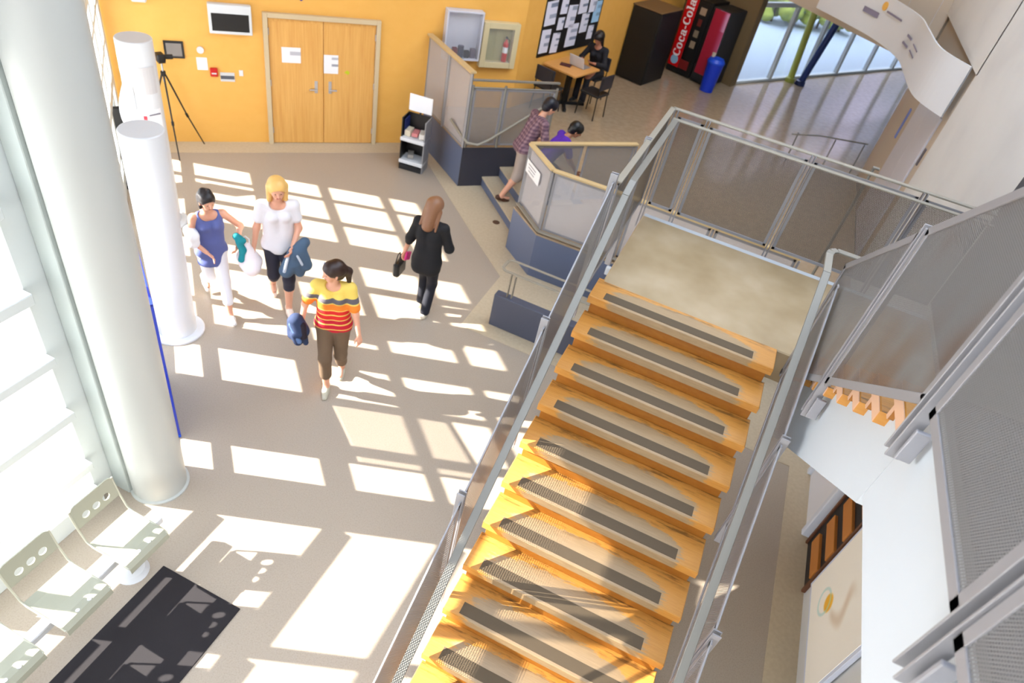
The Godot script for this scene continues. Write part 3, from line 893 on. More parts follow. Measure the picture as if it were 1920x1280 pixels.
	mesh_panel(t, ypos(3.45, HALL + 0.04, 1.60), ypos(4.32, HALL + 0.04, 1.60), 0.95)
	for u in [2.88, 3.43, 4.34]:
		put(t, "post", inside(t, MB.new().box(ypos(u, HALL + 0.52, 1.60), Vector3(0.035, 1.04, 0.035), 0.003)), M.steel)
	put(t, "top_rail", inside(t, MB.new().bar(ypos(2.86, 1.84, 1.60), ypos(4.36, 1.84, 1.60), 0.045, 0.03)), M.steel)
	put(t, "mid_rail", inside(t, MB.new().bar(ypos(2.86, 1.72, 1.60), ypos(4.36, 1.72, 1.60), 0.03, 0.02)), M.steel)
	t = thing("step_handrail", "bent steel handrail beside the steps, dipping in front of the mesh screen", "handrail", ypos(2.9, 0.72, 1.7))
	put(t, "rail", inside(t, MB.new().tube([ypos(2.72, 1.02, 1.20), ypos(2.78, 0.94, 1.45), ypos(2.88, 0.84, 1.68), ypos(3.05, 0.82, 1.72), ypos(3.25, 0.92, 1.72), ypos(4.25, 1.60, 1.72)], 0.022)), M.steel_light)
	for u in [3.4, 4.1]:
		put(t, "bracket", inside(t, MB.new().bar(ypos(u, 0.82 + (u - 3.05) * 0.62 - 0.03, 1.72), ypos(u, 0.82 + (u - 3.05) * 0.62 - 0.10, 1.63), 0.015, 0.015)), M.steel)

# ---------------------------------------------------------------- things on the yellow wall
func build_yellow_wall_things() -> void:
	var d := Node3D.new()
	d.name = "door_1"
	add_child(d)
	d.transform = Transform3D(FY.basis, ypos(0, 0, 0))
	d.set_meta("kind", "structure")
	var fm := mat(Color(0.80, 0.72, 0.58), 0.5)
	var fr := MB.new()
	fr.box(Vector3(-0.01, 1.06, 0.03), Vector3(0.07, 2.12, 0.08), 0.005)
	fr.box(Vector3(1.73, 1.06, 0.03), Vector3(0.07, 2.12, 0.08), 0.005)
	fr.box(Vector3(0.86, 2.085, 0.03), Vector3(1.67, 0.07, 0.08), 0.005)
	put(d, "door_frame", fr, fm)
	for k in 2:
		var x0 := 0.03 if k == 0 else 0.866
		var leaf := MB.new()
		leaf.box(Vector3(x0 + 0.412, 1.03, 0.01), Vector3(0.824, 2.03, 0.04), 0.004)
		for i in leaf.uv.size():
			leaf.uv[i] = Vector2(leaf.v[i].x * 0.9, leaf.v[i].y * 0.5)
		var l := put(d, "door_leaf", leaf, M.door)
		var hx := 0.74 if k == 0 else 0.965
		var h := MB.new()
		h.box(Vector3(hx, 1.0, 0.034), Vector3(0.05, 0.20, 0.01), 0.003)
		h.bar(Vector3(hx, 0.96, 0.06), Vector3(hx + (-0.11 if k == 0 else 0.11), 0.96, 0.06), 0.02, 0.02)
		h.bar(Vector3(hx, 0.96, 0.03), Vector3(hx, 0.96, 0.065), 0.02, 0.02)
		put(l, "door_handle", h, M.alu)
		for y in [0.25, 1.05, 1.85]:
			put(l, "hinge", MB.new().tube([Vector3(0.03 if k == 0 else 1.69, y - 0.05, 0.045), Vector3(0.03 if k == 0 else 1.69, y + 0.05, 0.045)], 0.01), M.alu)
	var n := fthing(FY, "paper_notice", "white landscape paper taped to the left leaf of the wooden double door", "notice", 0.36, 1.50, 0.034)
	put(n, "sheet", MB.new().box(Vector3.ZERO, Vector3(0.29, 0.24, 0.003)), print_mat(paper_tex(1, Color(0.5, 0.5, 0.55), 5)))
	n = fthing(FY, "paper_notice", "white portrait paper taped to the right leaf of the wooden double door", "notice", 0.98, 1.385, 0.034)
	put(n, "sheet", MB.new().box(Vector3.ZERO, Vector3(0.23, 0.30, 0.003)), print_mat(paper_tex(2, Color(0.45, 0.45, 0.5), 7)))
	n = fthing(FY, "sticker", "small yellow-green sticker on the right leaf of the double door", "sticker", 1.24, 1.26, 0.034)
	put(n, "decal_sheet", MB.new().slab_z(PackedVector2Array([Vector2(-0.045, 0), Vector2(0, 0.04), Vector2(0.045, 0.01), Vector2(0.02, -0.035)]), -0.001, 0.002), mat(Color(0.75, 0.78, 0.1)))
	# dark display with white housing
	var s := fthing(FY, "wall_display", "wide black display in a white housing high on the yellow wall", "display", -0.50, 1.95, 0.0)
	put(s, "housing", MB.new().box(Vector3(0, 0.04, 0.05), Vector3(0.60, 0.42, 0.10), 0.01), M.white)
	put(s, "screen", MB.new().box(Vector3(0, 0.0, 0.101), Vector3(0.52, 0.25, 0.006), 0.002), M.black)
	s = fthing(FY, "picture_frame", "small dark-framed photograph on the yellow wall behind the tripod", "picture", -1.32, 1.485, 0.0)
	put(s, "frame", MB.new().box(Vector3(0, 0, 0.012), Vector3(0.27, 0.25, 0.024), 0.004), M.dark)
	put(s, "photograph", MB.new().box(Vector3(0, 0, 0.0255), Vector3(0.21, 0.19, 0.003)), print_mat(picture(48, 40, func(u, v): return Color(0.55, 0.52, 0.5).lerp(Color(0.18, 0.16, 0.17), clampf(smoothstep(0.3, 0.6, v + 0.35 * sin(u * 3.0) - 0.2) + 0.2 * sin(u * 25.0) * v, 0, 1)))))
	s = fthing(FY, "thermostat", "small round white sensor on the yellow wall right of the picture frame", "sensor", -0.96, 1.5, 0.0)
	put(s, "cover", MB.new().tube([Vector3.ZERO, Vector3(0, 0, 0.03)], 0.05, 20), M.white)
	s = fthing(FY, "paper_notice", "pale blank paper on the yellow wall beside the red fire alarm", "notice", -0.955, 1.29, 0.003)
	put(s, "sheet", MB.new().box(Vector3.ZERO, Vector3(0.15, 0.19, 0.004)), M.paper)
	s = fthing(FY, "fire_alarm", "red fire alarm pull station on the yellow wall", "fire alarm", -0.80, 1.175, 0.0)
	put(s, "case", MB.new().box(Vector3(0, 0, 0.025), Vector3(0.11, 0.13, 0.05), 0.01), M.red)
	put(s, "pull_bar", MB.new().box(Vector3(0, -0.01, 0.055), Vector3(0.07, 0.02, 0.012), 0.003), M.white)
	s = fthing(FY, "door_sign", "grey and white room sign left of the double door", "sign", -0.61, 1.10, 0.0)
	put(s, "plate", MB.new().box(Vector3(0, 0, 0.006), Vector3(0.21, 0.14, 0.012), 0.002), mat(Color(0.80, 0.80, 0.80)))
	put(s, "band", MB.new().box(Vector3(0, -0.005, 0.0125), Vector3(0.20, 0.055, 0.002)), mat(Color(0.33, 0.34, 0.38)))
	s = fthing(FY, "wall_socket", "tiny white switch plate next to the door frame", "switch", -0.405, 1.17, 0.0)
	put(s, "plate", MB.new().box(Vector3(0, 0, 0.005), Vector3(0.06, 0.09, 0.01), 0.002), M.white)
	s = fthing(FY, "ceiling_speaker", "white box at the very top of the yellow wall near the round pillar", "speaker", -1.68, 2.22, 0.0)
	put(s, "case", MB.new().box(Vector3(0, 0, 0.05), Vector3(0.2, 0.16, 0.1), 0.02), M.white)
	s = fthing(FY, "pennant", "dark blue pointed pennant above the wooden double door", "pennant", 0.55, 2.34, 0.01)
	put(s, "cloth", MB.new().slab_z(PackedVector2Array([Vector2(-0.16, 0.2), Vector2(-0.09, 0.03), Vector2(-0.02, -0.03), Vector2(0.08, 0.03), Vector2(0.16, 0.2)]), 0, 0.008), mat(Color(0.08, 0.08, 0.55)))
	# notice case and fire cabinet
	s = fthing(FY, "display_case", "glazed white display case with small items at its foot on the yellow wall", "display case", 3.15, 2.0, 0.0)
	var dc := MB.new()
	dc.box(Vector3(0, 0, 0.01), Vector3(0.64, 0.80, 0.02))
	for x in [-0.31, 0.31]: dc.box(Vector3(x, 0, 0.08), Vector3(0.03, 0.80, 0.14), 0.004)
	for y in [-0.385, 0.385]: dc.box(Vector3(0, y, 0.08), Vector3(0.6, 0.03, 0.14), 0.004)
	put(s, "case", dc, mat(Color(0.80, 0.80, 0.84)))
	put(s, "glass_front", MB.new().box(Vector3(0, 0, 0.145), Vector3(0.59, 0.74, 0.006)), M.glass)
	var cols := [Color(0.16, 0.18, 0.30), Color(0.45, 0.16, 0.20), Color(0.30, 0.32, 0.40), Color(0.14, 0.14, 0.18), Color(0.40, 0.36, 0.42)]
	for i in 5:
		var b := fthing(FY, "brochure_stack", ["navy", "dark red", "slate grey", "black", "mauve"][i] + " brochure stack at the foot of the wall display case", "brochures", 2.93 + 0.11 * i, 1.63 + 0.06 + 0.02 * (i % 3), 0.07)
		put(b, "pile", MB.new().box(Vector3.ZERO, Vector3(0.09, 0.12 + 0.04 * (i % 3), 0.06), 0.004), mat(cols[i]))
	s = fthing(FY, "fire_cabinet", "cream fire cabinet with glass door in the yellow wall", "fire cabinet", 3.84, 1.87, 0.0)
	var fc := MB.new()
	fc.box(Vector3(0, 0, 0.005), Vector3(0.66, 0.76, 0.01))
	for x in [-0.285, 0.285]: fc.box(Vector3(x, 0, 0.06), Vector3(0.10, 0.76, 0.12), 0.006)
	for y in [-0.33, 0.33]: fc.box(Vector3(0, y, 0.06), Vector3(0.47, 0.10, 0.12), 0.006)
	put(s, "cabinet", fc, mat(Color(0.82, 0.76, 0.60), 0.5))
	put(s, "back_panel", MB.new().box(Vector3(0, 0, 0.012), Vector3(0.47, 0.56, 0.006)), mat(Color(0.62, 0.60, 0.42)))
	put(s, "door_glass", MB.new().box(Vector3(0, 0, 0.115), Vector3(0.47, 0.56, 0.006)), M.glass)
	var ex := fthing(FY, "fire_extinguisher", "red fire extinguisher standing inside the cream wall cabinet", "extinguisher", 3.97, 1.60, 0.065)
	put(ex, "cylinder", MB.new().lathe(Vector3.ZERO, [Vector2(0, 0), Vector2(0.045, 0.0), Vector2(0.048, 0.02), Vector2(0.048, 0.30), Vector2(0.02, 0.35), Vector2(0.016, 0.38), Vector2(0, 0.38)], 20), M.red)
	put(ex, "label_band", MB.new().lathe(Vector3(0, 0.15, 0), [Vector2(0.0485, 0), Vector2(0.0485, 0.10)], 20), M.paper)
	put(ex, "valve", MB.new().box(Vector3(0, 0.40, 0), Vector3(0.03, 0.04, 0.05), 0.006), M.dark)
	put(ex, "hose", MB.new().tube([Vector3(0.02, 0.39, 0), Vector3(0.06, 0.36, 0), Vector3(0.062, 0.2, 0)], 0.008), M.dark)
	# poster board of papers
	s = fthing(FW, "poster_board", "black notice board crowded with white papers above the table", "notice board", 1.58, 2.08, 0.0)
	put(s, "board", MB.new().box(Vector3(0, 0.02, 0.012), Vector3(1.96, 1.06, 0.024), 0.004), M.black)
	var spots := [[-0.80, 0.24, 0.34, 0.42], [-0.83, -0.25, 0.28, 0.42], [-0.40, 0.34, 0.22, 0.30], [-0.48, -0.32, 0.24, 0.36], [-0.10, 0.12, 0.30, 0.40], [0.05, -0.24, 0.36, 0.42], [0.25, 0.32, 0.30, 0.36], [0.42, -0.05, 0.26, 0.36], [0.60, 0.30, 0.26, 0.34], [0.80, 0.12, 0.26, 0.40], [-0.42, 0.02, 0.20, 0.22], [0.72, -0.26, 0.20, 0.26]]
	var where := ["large at the left top", "tall at the left bottom", "small near the top left", "upright near the bottom left", "square in the middle", "big just below the middle", "top centre", "right of centre", "near the top right", "bluish at the right edge", "little left of the middle", "small at the bottom right"]
	for i in spots.size():
		var p: Array = spots[i]
		var pp := fthing(FW, "pinned_paper", "white paper pinned on the black board, " + where[i], "paper", 1.58 + p[0], 2.10 + p[1], 0.03, "papers on the black notice board")
		put(pp, "sheet", MB.new().box(Vector3.ZERO, Vector3(p[2], p[3], 0.004), 0.0, Basis(Vector3.BACK, rng.randf_range(-0.06, 0.06))), print_mat(paper_tex(20 + i, Color(0.35, 0.4, 0.5), 4 + i % 4, Color(0.62, 0.78, 0.90) if i == 9 else Color(0.86, 0.86, 0.92))))

# ---------------------------------------------------------------- lobby
func tandem_chair(z: float, label: String) -> void:
	var t := thing("tandem_chair", label, "chair", Vector3(-3.25, 0, z), PI / 2, "grey-green chairs along the window")
	# own axes: +z faces the room (world +x), x runs along the row
	var shell := mat(Color(0.62, 0.62, 0.55), 0.35)
	var tilt := Basis(Vector3.RIGHT, -0.16)
	# back panel with rounded top corners and three round holes
	var pb := MB.new()
	var both := func(q: Array) -> void:
		pb.quad(Vector3(q[0].x, q[0].y, 0.006), Vector3(q[1].x, q[1].y, 0.006), Vector3(q[2].x, q[2].y, 0.006), Vector3(q[3].x, q[3].y, 0.006))
		pb.quad(Vector3(q[3].x, q[3].y, -0.006), Vector3(q[2].x, q[2].y, -0.006), Vector3(q[1].x, q[1].y, -0.006), Vector3(q[0].x, q[0].y, -0.006))
	var cy := -0.022
	for k in 3:
		var c := Vector2(-0.093 + 0.093 * k, cy)
		for i in 32:
			var a := TAU * i / 32.0 - PI / 4
			var b := TAU * (i + 1) / 32.0 - PI / 4
			var ra := 0.0465 / maxf(absf(cos(a)), absf(sin(a)))
			var rb := 0.0465 / maxf(absf(cos(b)), absf(sin(b)))
			both.call([c + Vector2(cos(a), sin(a)) * 0.032, c + Vector2(cos(a), sin(a)) * ra, c + Vector2(cos(b), sin(b)) * rb, c + Vector2(cos(b), sin(b)) * 0.032])
			pb.quad(Vector3(c.x + cos(b) * 0.032, c.y + sin(b) * 0.032, 0.006), Vector3(c.x + cos(b) * 0.032, c.y + sin(b) * 0.032, -0.006), Vector3(c.x + cos(a) * 0.032, c.y + sin(a) * 0.032, -0.006), Vector3(c.x + cos(a) * 0.032, c.y + sin(a) * 0.032, 0.006))
	both.call([Vector2(-0.1395, -0.10), Vector2(0.1395, -0.10), Vector2(0.1395, cy - 0.0465), Vector2(-0.1395, cy - 0.0465)])
	var strip := func(x0: float, x1: float, y0: float) -> void:
		# up to the rounded outline
		var n := 6
		for i in n:
			var xa := lerpf(x0, x1, float(i) / n)
			var xb := lerpf(x0, x1, float(i + 1) / n)
			var h := [0.0, 0.0]
			for e in 2:
				var over := maxf(absf([xa, xb][e]) - 0.14, 0.0) / 0.055
				h[e] = 0.12 - 0.055 * (1.0 - sqrt(maxf(1.0 - over * over, 0.0)))
			both.call([Vector2(xa, y0), Vector2(xb, y0), Vector2(xb, h[1]), Vector2(xa, h[0])])
			pb.quad(Vector3(xa, h[0], 0.006), Vector3(xb, h[1], 0.006), Vector3(xb, h[1], -0.006), Vector3(xa, h[0], -0.006))
	strip.call(-0.1395, 0.1395, cy + 0.0465)
	strip.call(-0.195, -0.1395, -0.10)
	strip.call(0.1395, 0.195, -0.10)
	for x in [-0.195, 0.195]:
		pb.box(Vector3(x, -0.018, 0), Vector3(0.004, 0.164, 0.012))
	pb.box(Vector3(0, -0.10, 0), Vector3(0.39, 0.004, 0.012))
	var bk := put(t, "backrest", pb, shell)
	bk.transform = Transform3D(tilt, Vector3(0, 0.69, -0.24))
	# seat: sheet that rolls down at the front
	var prof := [Vector2(-0.16, 0.44), Vector2(-0.10, 0.425), Vector2(0.05, 0.42), Vector2(0.15, 0.425), Vector2(0.20, 0.415), Vector2(0.235, 0.385), Vector2(0.245, 0.34)]
	var seat := MB.new()
	for i in prof.size() - 1:
		var p: Vector2 = prof[i]
		var q: Vector2 = prof[i + 1]
		var w0 := 0.19
		for s in [0.0, 0.012]:
			var a := Vector3(-w0, p.y - s, p.x)
			var b := Vector3(w0, p.y - s, p.x)
			var c := Vector3(w0, q.y - s, q.x - s * 0.5)
			var d := Vector3(-w0, q.y - s, q.x - s * 0.5)
			if s == 0.0:
				seat.quad(d, c, b, a)
			else:
				seat.quad(a, b, c, d)
		for sx in [-1.0, 1.0]:
			var a2 := Vector3(sx * w0, p.y, p.x)
			var c2 := Vector3(sx * w0, q.y, q.x)
			if sx > 0: seat.quad(a2 - Vector3(0, 0.012, 0), a2, c2, c2 - Vector3(0, 0.012, 0))
			else: seat.quad(c2 - Vector3(0, 0.012, 0), c2, a2, a2 - Vector3(0, 0.012, 0))
	var st := put(t, "seat", seat, shell)
	for x in [-0.05, 0.05]:
		put(st, "bright_hole_disc", MB.new().lathe(Vector3(x, 0.419, 0.185), [Vector2(0.016, 0), Vector2(0.014, 0.004), Vector2(0, 0.005)], 14), M.white)  # white discs stand in for the bright holes near the seat front
	# wire frame from seat to back
	var wire := mat(Color(0.72, 0.72, 0.66), 0.3, 0.3)
	for sx in [-1.0, 1.0]:
		put(t, "side_frame", MB.new().tube([Vector3(sx * 0.19, 0.39, 0.225), Vector3(sx * 0.192, 0.415, 0.15), Vector3(sx * 0.193, 0.425, -0.12), Vector3(sx * 0.193, 0.46, -0.175), Vector3(sx * 0.194, 0.60, -0.222), Vector3(sx * 0.194, 0.79, -0.256)], 0.008, 8), wire)
	put(t, "bracket", MB.new().box(Vector3(0, 0.36, 0.0), Vector3(0.20, 0.10, 0.14), 0.01), M.white)

func build_lobby_things() -> void:
	for i in 4:
		tandem_chair(-1.916 + 0.556 * i, ["grey-green tandem chair nearest the round pillar", "second grey-green tandem chair from the round pillar, with three round holes in its back", "third grey-green tandem chair, cut by the bottom left corner of the view", "fourth grey-green tandem chair, seen only by its shadow on the black mat"][i])
	var b := thing("bench_beam", "white steel beam with round feet carrying the tandem chairs", "bench frame", Vector3(-3.25, 0, -1.08))
	put(b, "beam", MB.new().box(Vector3(0, 0.275, 0), Vector3(0.09, 0.07, 2.3), 0.008), M.white)
	for z in [-0.78, 0.85]:
		put(b, "foot", MB.new().lathe(Vector3(0.03, 0, z), [Vector2(0, 0.06), Vector2(0.03, 0.06), Vector2(0.10, 0.045), Vector2(0.13, 0.0)], 28), M.white)
		put(b, "leg", MB.new().box(Vector3(0.0, 0.15, z), Vector3(0.06, 0.20, 0.06), 0.006), M.white)
	var m := thing("floor_mat", "black ribbed entrance mat on the floor in front of the chairs", "mat", Vector3(-2.64, 0, -0.4))
	put(m, "pile", MB.new().box(Vector3(-0.005, 0.006, 0), Vector3(0.79, 0.012, 3.22), 0.004), tri_mat(noise_tex(51, 0.25, [Color(0.085, 0.07, 0.085), Color(0.14, 0.12, 0.13)]), 1.5, 0.9))
	# blue information board edge on behind the pillar
	var ang := 2.498
	b = thing("information_board", "tall narrow blue board with violet clear top beside the round pillar, seen edge on", "board", Vector3(-3.93, 0, -3.12), ang)
	put(b, "panel", MB.new().box(Vector3(0.45, 0.50, 0), Vector3(0.90, 0.94, 0.045), 0.006), M.blue)
	put(b, "base", MB.new().box(Vector3(0.45, 0.015, 0), Vector3(0.92, 0.03, 0.05), 0.006), mat(Color(0.05, 0.32, 0.80), 0.4))
	put(b, "clear_top", MB.new().box(Vector3(0.45, 1.32, 0), Vector3(0.87, 0.66, 0.012), 0.002), M.acrylic)
	var bf := MB.new()
	for x in [0.012, 0.888]: bf.box(Vector3(x, 1.33, 0), Vector3(0.024, 0.72, 0.045), 0.003)
	bf.box(Vector3(0.45, 1.68, 0), Vector3(0.90, 0.024, 0.045), 0.003)
	put(b, "clear_top_frame", bf, mat(Color(0.16, 0.25, 0.72), 0.4))
	# two white floor cylinders
	for k in 2:
		var c := thing("air_cylinder", ["short white ventilation cylinder with a round foot plate, beside the walking women", "second white ventilation cylinder farther back, wrapped in pale notices"][k], "cylinder", [Vector3(-5.07, 0, -4.32), Vector3(-6.80, 0, -5.92)][k])
		put(c, "drum", MB.new().lathe(Vector3.ZERO, [Vector2(0.20, 0), Vector2(0.20, 2.445), Vector2(0.192, 2.455), Vector2(0, 2.455)], 44), M.white)
		put(c, "foot_plate", MB.new().lathe(Vector3.ZERO, [Vector2(0.285, 0), Vector2(0.285, 0.02), Vector2(0.275, 0.03), Vector2(0.19, 0.03)], 44), M.white)
	var face := Basis(Vector3.UP, 0.86)
	var cc := Vector3(-6.80, 0, -5.92)
	for k in 3:
		var nt := thing("wrapped_notice", ["pale grey sheet wrapped round the top of the farther cylinder", "white sheet with red bar wrapped lower on the farther cylinder", "curling white sheet sticking out from the side of the farther cylinder"][k], "notice", cc + Vector3(0, [2.02, 1.45, 1.62][k], 0), 0.86)
		var sh := MB.new()
		var r := 0.206
		if k < 2:
			for i in 10:
				var a := -0.9 + 1.8 * i / 10.0
				var a2 := -0.9 + 1.8 * (i + 1) / 10.0
				var hh: float = [0.16, 0.22][k]
				sh.quad(Vector3(sin(a) * r, -hh, cos(a) * r), Vector3(sin(a2) * r, -hh, cos(a2) * r), Vector3(sin(a2) * r, hh, cos(a2) * r), Vector3(sin(a) * r, hh, cos(a) * r))
		else:
			for i in 8:
				var y0 := -0.34 + 0.085 * i
				var y1 := y0 + 0.085
				var o0 := 0.20 + 0.085 * sin((y0 + 0.34) / 0.68 * PI)
				var o1 := 0.20 + 0.085 * sin((y1 + 0.34) / 0.68 * PI)
				for s in [-1.0, 1.0]:
					if s > 0: sh.quad(Vector3(-o0, y0, 0.12), Vector3(-0.10, y0, 0.19), Vector3(-0.10, y1, 0.19), Vector3(-o1, y1, 0.12))
					else: sh.quad(Vector3(-o1, y1, 0.117), Vector3(-0.10, y1, 0.187), Vector3(-0.10, y0, 0.187), Vector3(-o0, y0, 0.117))
		put(nt, "sheet", sh, [mat(Color(0.78, 0.77, 0.77)), M.paper, M.white][k])
		if k == 1:
			put(nt, "red_bar", MB.new().box(Vector3(-0.02, 0.02, 0.206), Vector3(0.04, 0.26, 0.008), 0.0), mat(Color(0.86, 0.25, 0.30)))
			put(nt, "headline", MB.new().box(Vector3(0.09, 0.16, 0.188), Vector3(0.14, 0.016, 0.008), 0.0, Basis(Vector3.UP, 0.45)), mat(Color(0.5, 0.48, 0.52)))
	# camera on a tripod
	var tp := thing("tripod", "black camera tripod with splayed legs in front of the yellow wall", "tripod", ypos(-1.5, 0, 0.32), FY.basis.get_euler().y)
	for f in [Vector3(0.06, 0.0, 0.32), Vector3(0.44, 0.0, -0.24), Vector3(-0.42, 0.0, -0.16)]:
		var lg := put(tp, "leg", MB.new().tube([Vector3(f.x * 0.06, 1.22, f.z * 0.06), f * 0.55 + Vector3(0, 0.54, 0), f], 0.014, 8, 0.009), M.dark)
		put(lg, "clamp", MB.new().tube([f * 0.52 + Vector3(0, 0.575, 0), f * 0.57 + Vector3(0, 0.515, 0)], 0.02, 8), M.black)
	put(tp, "centre_column", MB.new().tube([Vector3(0, 1.12, 0), Vector3(0, 1.40, 0)], 0.014, 8), M.alu)
	put(tp, "head", MB.new().box(Vector3(0, 1.24, 0), Vector3(0.07, 0.07, 0.07), 0.01), M.black)
	var cm := thing("video_camera", "black video camera on top of the tripod", "camera", ypos(-1.5, 1.40, 0.32), FY.basis.get_euler().y + 0.3)
	put(cm, "body", MB.new().box(Vector3(-0.01, 0.075, 0), Vector3(0.12, 0.12, 0.16), 0.02), M.black)
	put(cm, "lens", MB.new().tube([Vector3(0.05, 0.08, 0), Vector3(0.16, 0.075, 0)], 0.035, 14), M.black)
	put(cm, "plate", MB.new().box(Vector3(0, 0.008, 0), Vector3(0.1, 0.016, 0.08), 0.003), M.dark)
	# magazine rack
	var rk := thing("magazine_rack", "black magazine rack with white shelves and a white header card", "rack", Vector3(-5.02, 0, -9.66), 0.16)
	for x in [-0.20, 0.20]:
		put(rk, "side_panel", MB.new().box(Vector3(x, 0.46, 0), Vector3(0.02, 0.92, 0.30), 0.004), M.black if x < 0 else M.frame_grey)
	put(rk, "back_panel", MB.new().box(Vector3(0, 0.50, -0.14), Vector3(0.40, 0.84, 0.015)), M.black)
	for y in [0.16, 0.56]:
		put(rk, "shelf", MB.new().box(Vector3(0, y, 0.02), Vector3(0.42, 0.06, 0.32), 0.006), M.white)
	put(rk, "base", MB.new().box(Vector3(0, 0.05, 0), Vector3(0.40, 0.10, 0.30), 0.006), M.dark)
	put(rk, "header_card", MB.new().box(Vector3(0.0, 1.10, -0.12), Vector3(0.40, 0.28, 0.012), 0.004), print_mat(picture(40, 28, func(u, v): return Color(0.93, 0.94, 0.96).lerp(Color(0.80, 0.88, 0.96), smoothstep(0.35, 0.5, v) - smoothstep(0.6, 0.75, v)).lerp(Color(0.95, 0.93, 0.7), smoothstep(0.7, 0.9, u) * smoothstep(0.3, 0.5, v)))))
	put(rk, "header_stem", MB.new().box(Vector3(0, 0.95, -0.135), Vector3(0.03, 0.14, 0.012)), M.dark)
	var mg := [Color(0.85, 0.80, 0.70), Color(0.80, 0.50, 0.50), Color(0.88, 0.86, 0.82), Color(0.60, 0.58, 0.55)]
	for i in 4:
		var mz := thing("magazine_pile", ["cream", "pinkish", "white", "grey"][i] + " magazine pile " + ["on the left of the upper rack shelf", "in the middle of the upper rack shelf", "on the right of the upper rack shelf", "on the lower rack shelf"][i], "magazines", rk.transform * Vector3([-0.12, 0.0, 0.12, -0.06][i], 0.19 + (0.40 if i < 3 else 0.0), 0.0), 0.16 + 0.1 * i)
		put(mz, "pile", MB.new().box(Vector3(0, 0.05, 0), Vector3(0.10, [0.10, 0.06, 0.09, 0.06][i], 0.20), 0.004), mat(mg[i]))
	var bl := thing("folder", "dark blue folder leaning at the left end of the upper rack shelf", "folder", rk.transform * Vector3(-0.175, 0.59, -0.02), 0.16)
	put(bl, "cover", MB.new().box(Vector3(0, 0.14, 0), Vector3(0.02, 0.28, 0.22), 0.004), mat(Color(0.06, 0.12, 0.36)))
	# dark swivel chair half hidden behind the cylinder
	var sc := thing("swivel_chair", "black swivel chair behind the white cylinders at the foot of the yellow wall", "chair", Vector3(-7.98, 0, -6.38), 0.9)
	put(sc, "seat", MB.new().box(Vector3(0, 0.46, 0), Vector3(0.46, 0.08, 0.44), 0.03), M.dark)
	put(sc, "backrest", MB.new().box(Vector3(0, 0.78, -0.22), Vector3(0.42, 0.46, 0.06), 0.025), M.black)
	put(sc, "column", MB.new().tube([Vector3(0, 0.08, 0), Vector3(0, 0.42, 0)], 0.025), M.alu)
	for k in 5:
		var a := TAU * k / 5.0
		var arm := put(sc, "base_arm", MB.new().bar(Vector3(0, 0.10, 0), Vector3(sin(a) * 0.28, 0.08, cos(a) * 0.28), 0.04, 0.03), M.dark)
		put(arm, "castor", MB.new().lathe(Vector3(sin(a) * 0.28, 0, cos(a) * 0.28), [Vector2(0, 0), Vector2(0.025, 0.01), Vector2(0.025, 0.05), Vector2(0, 0.06)], 10), M.black)

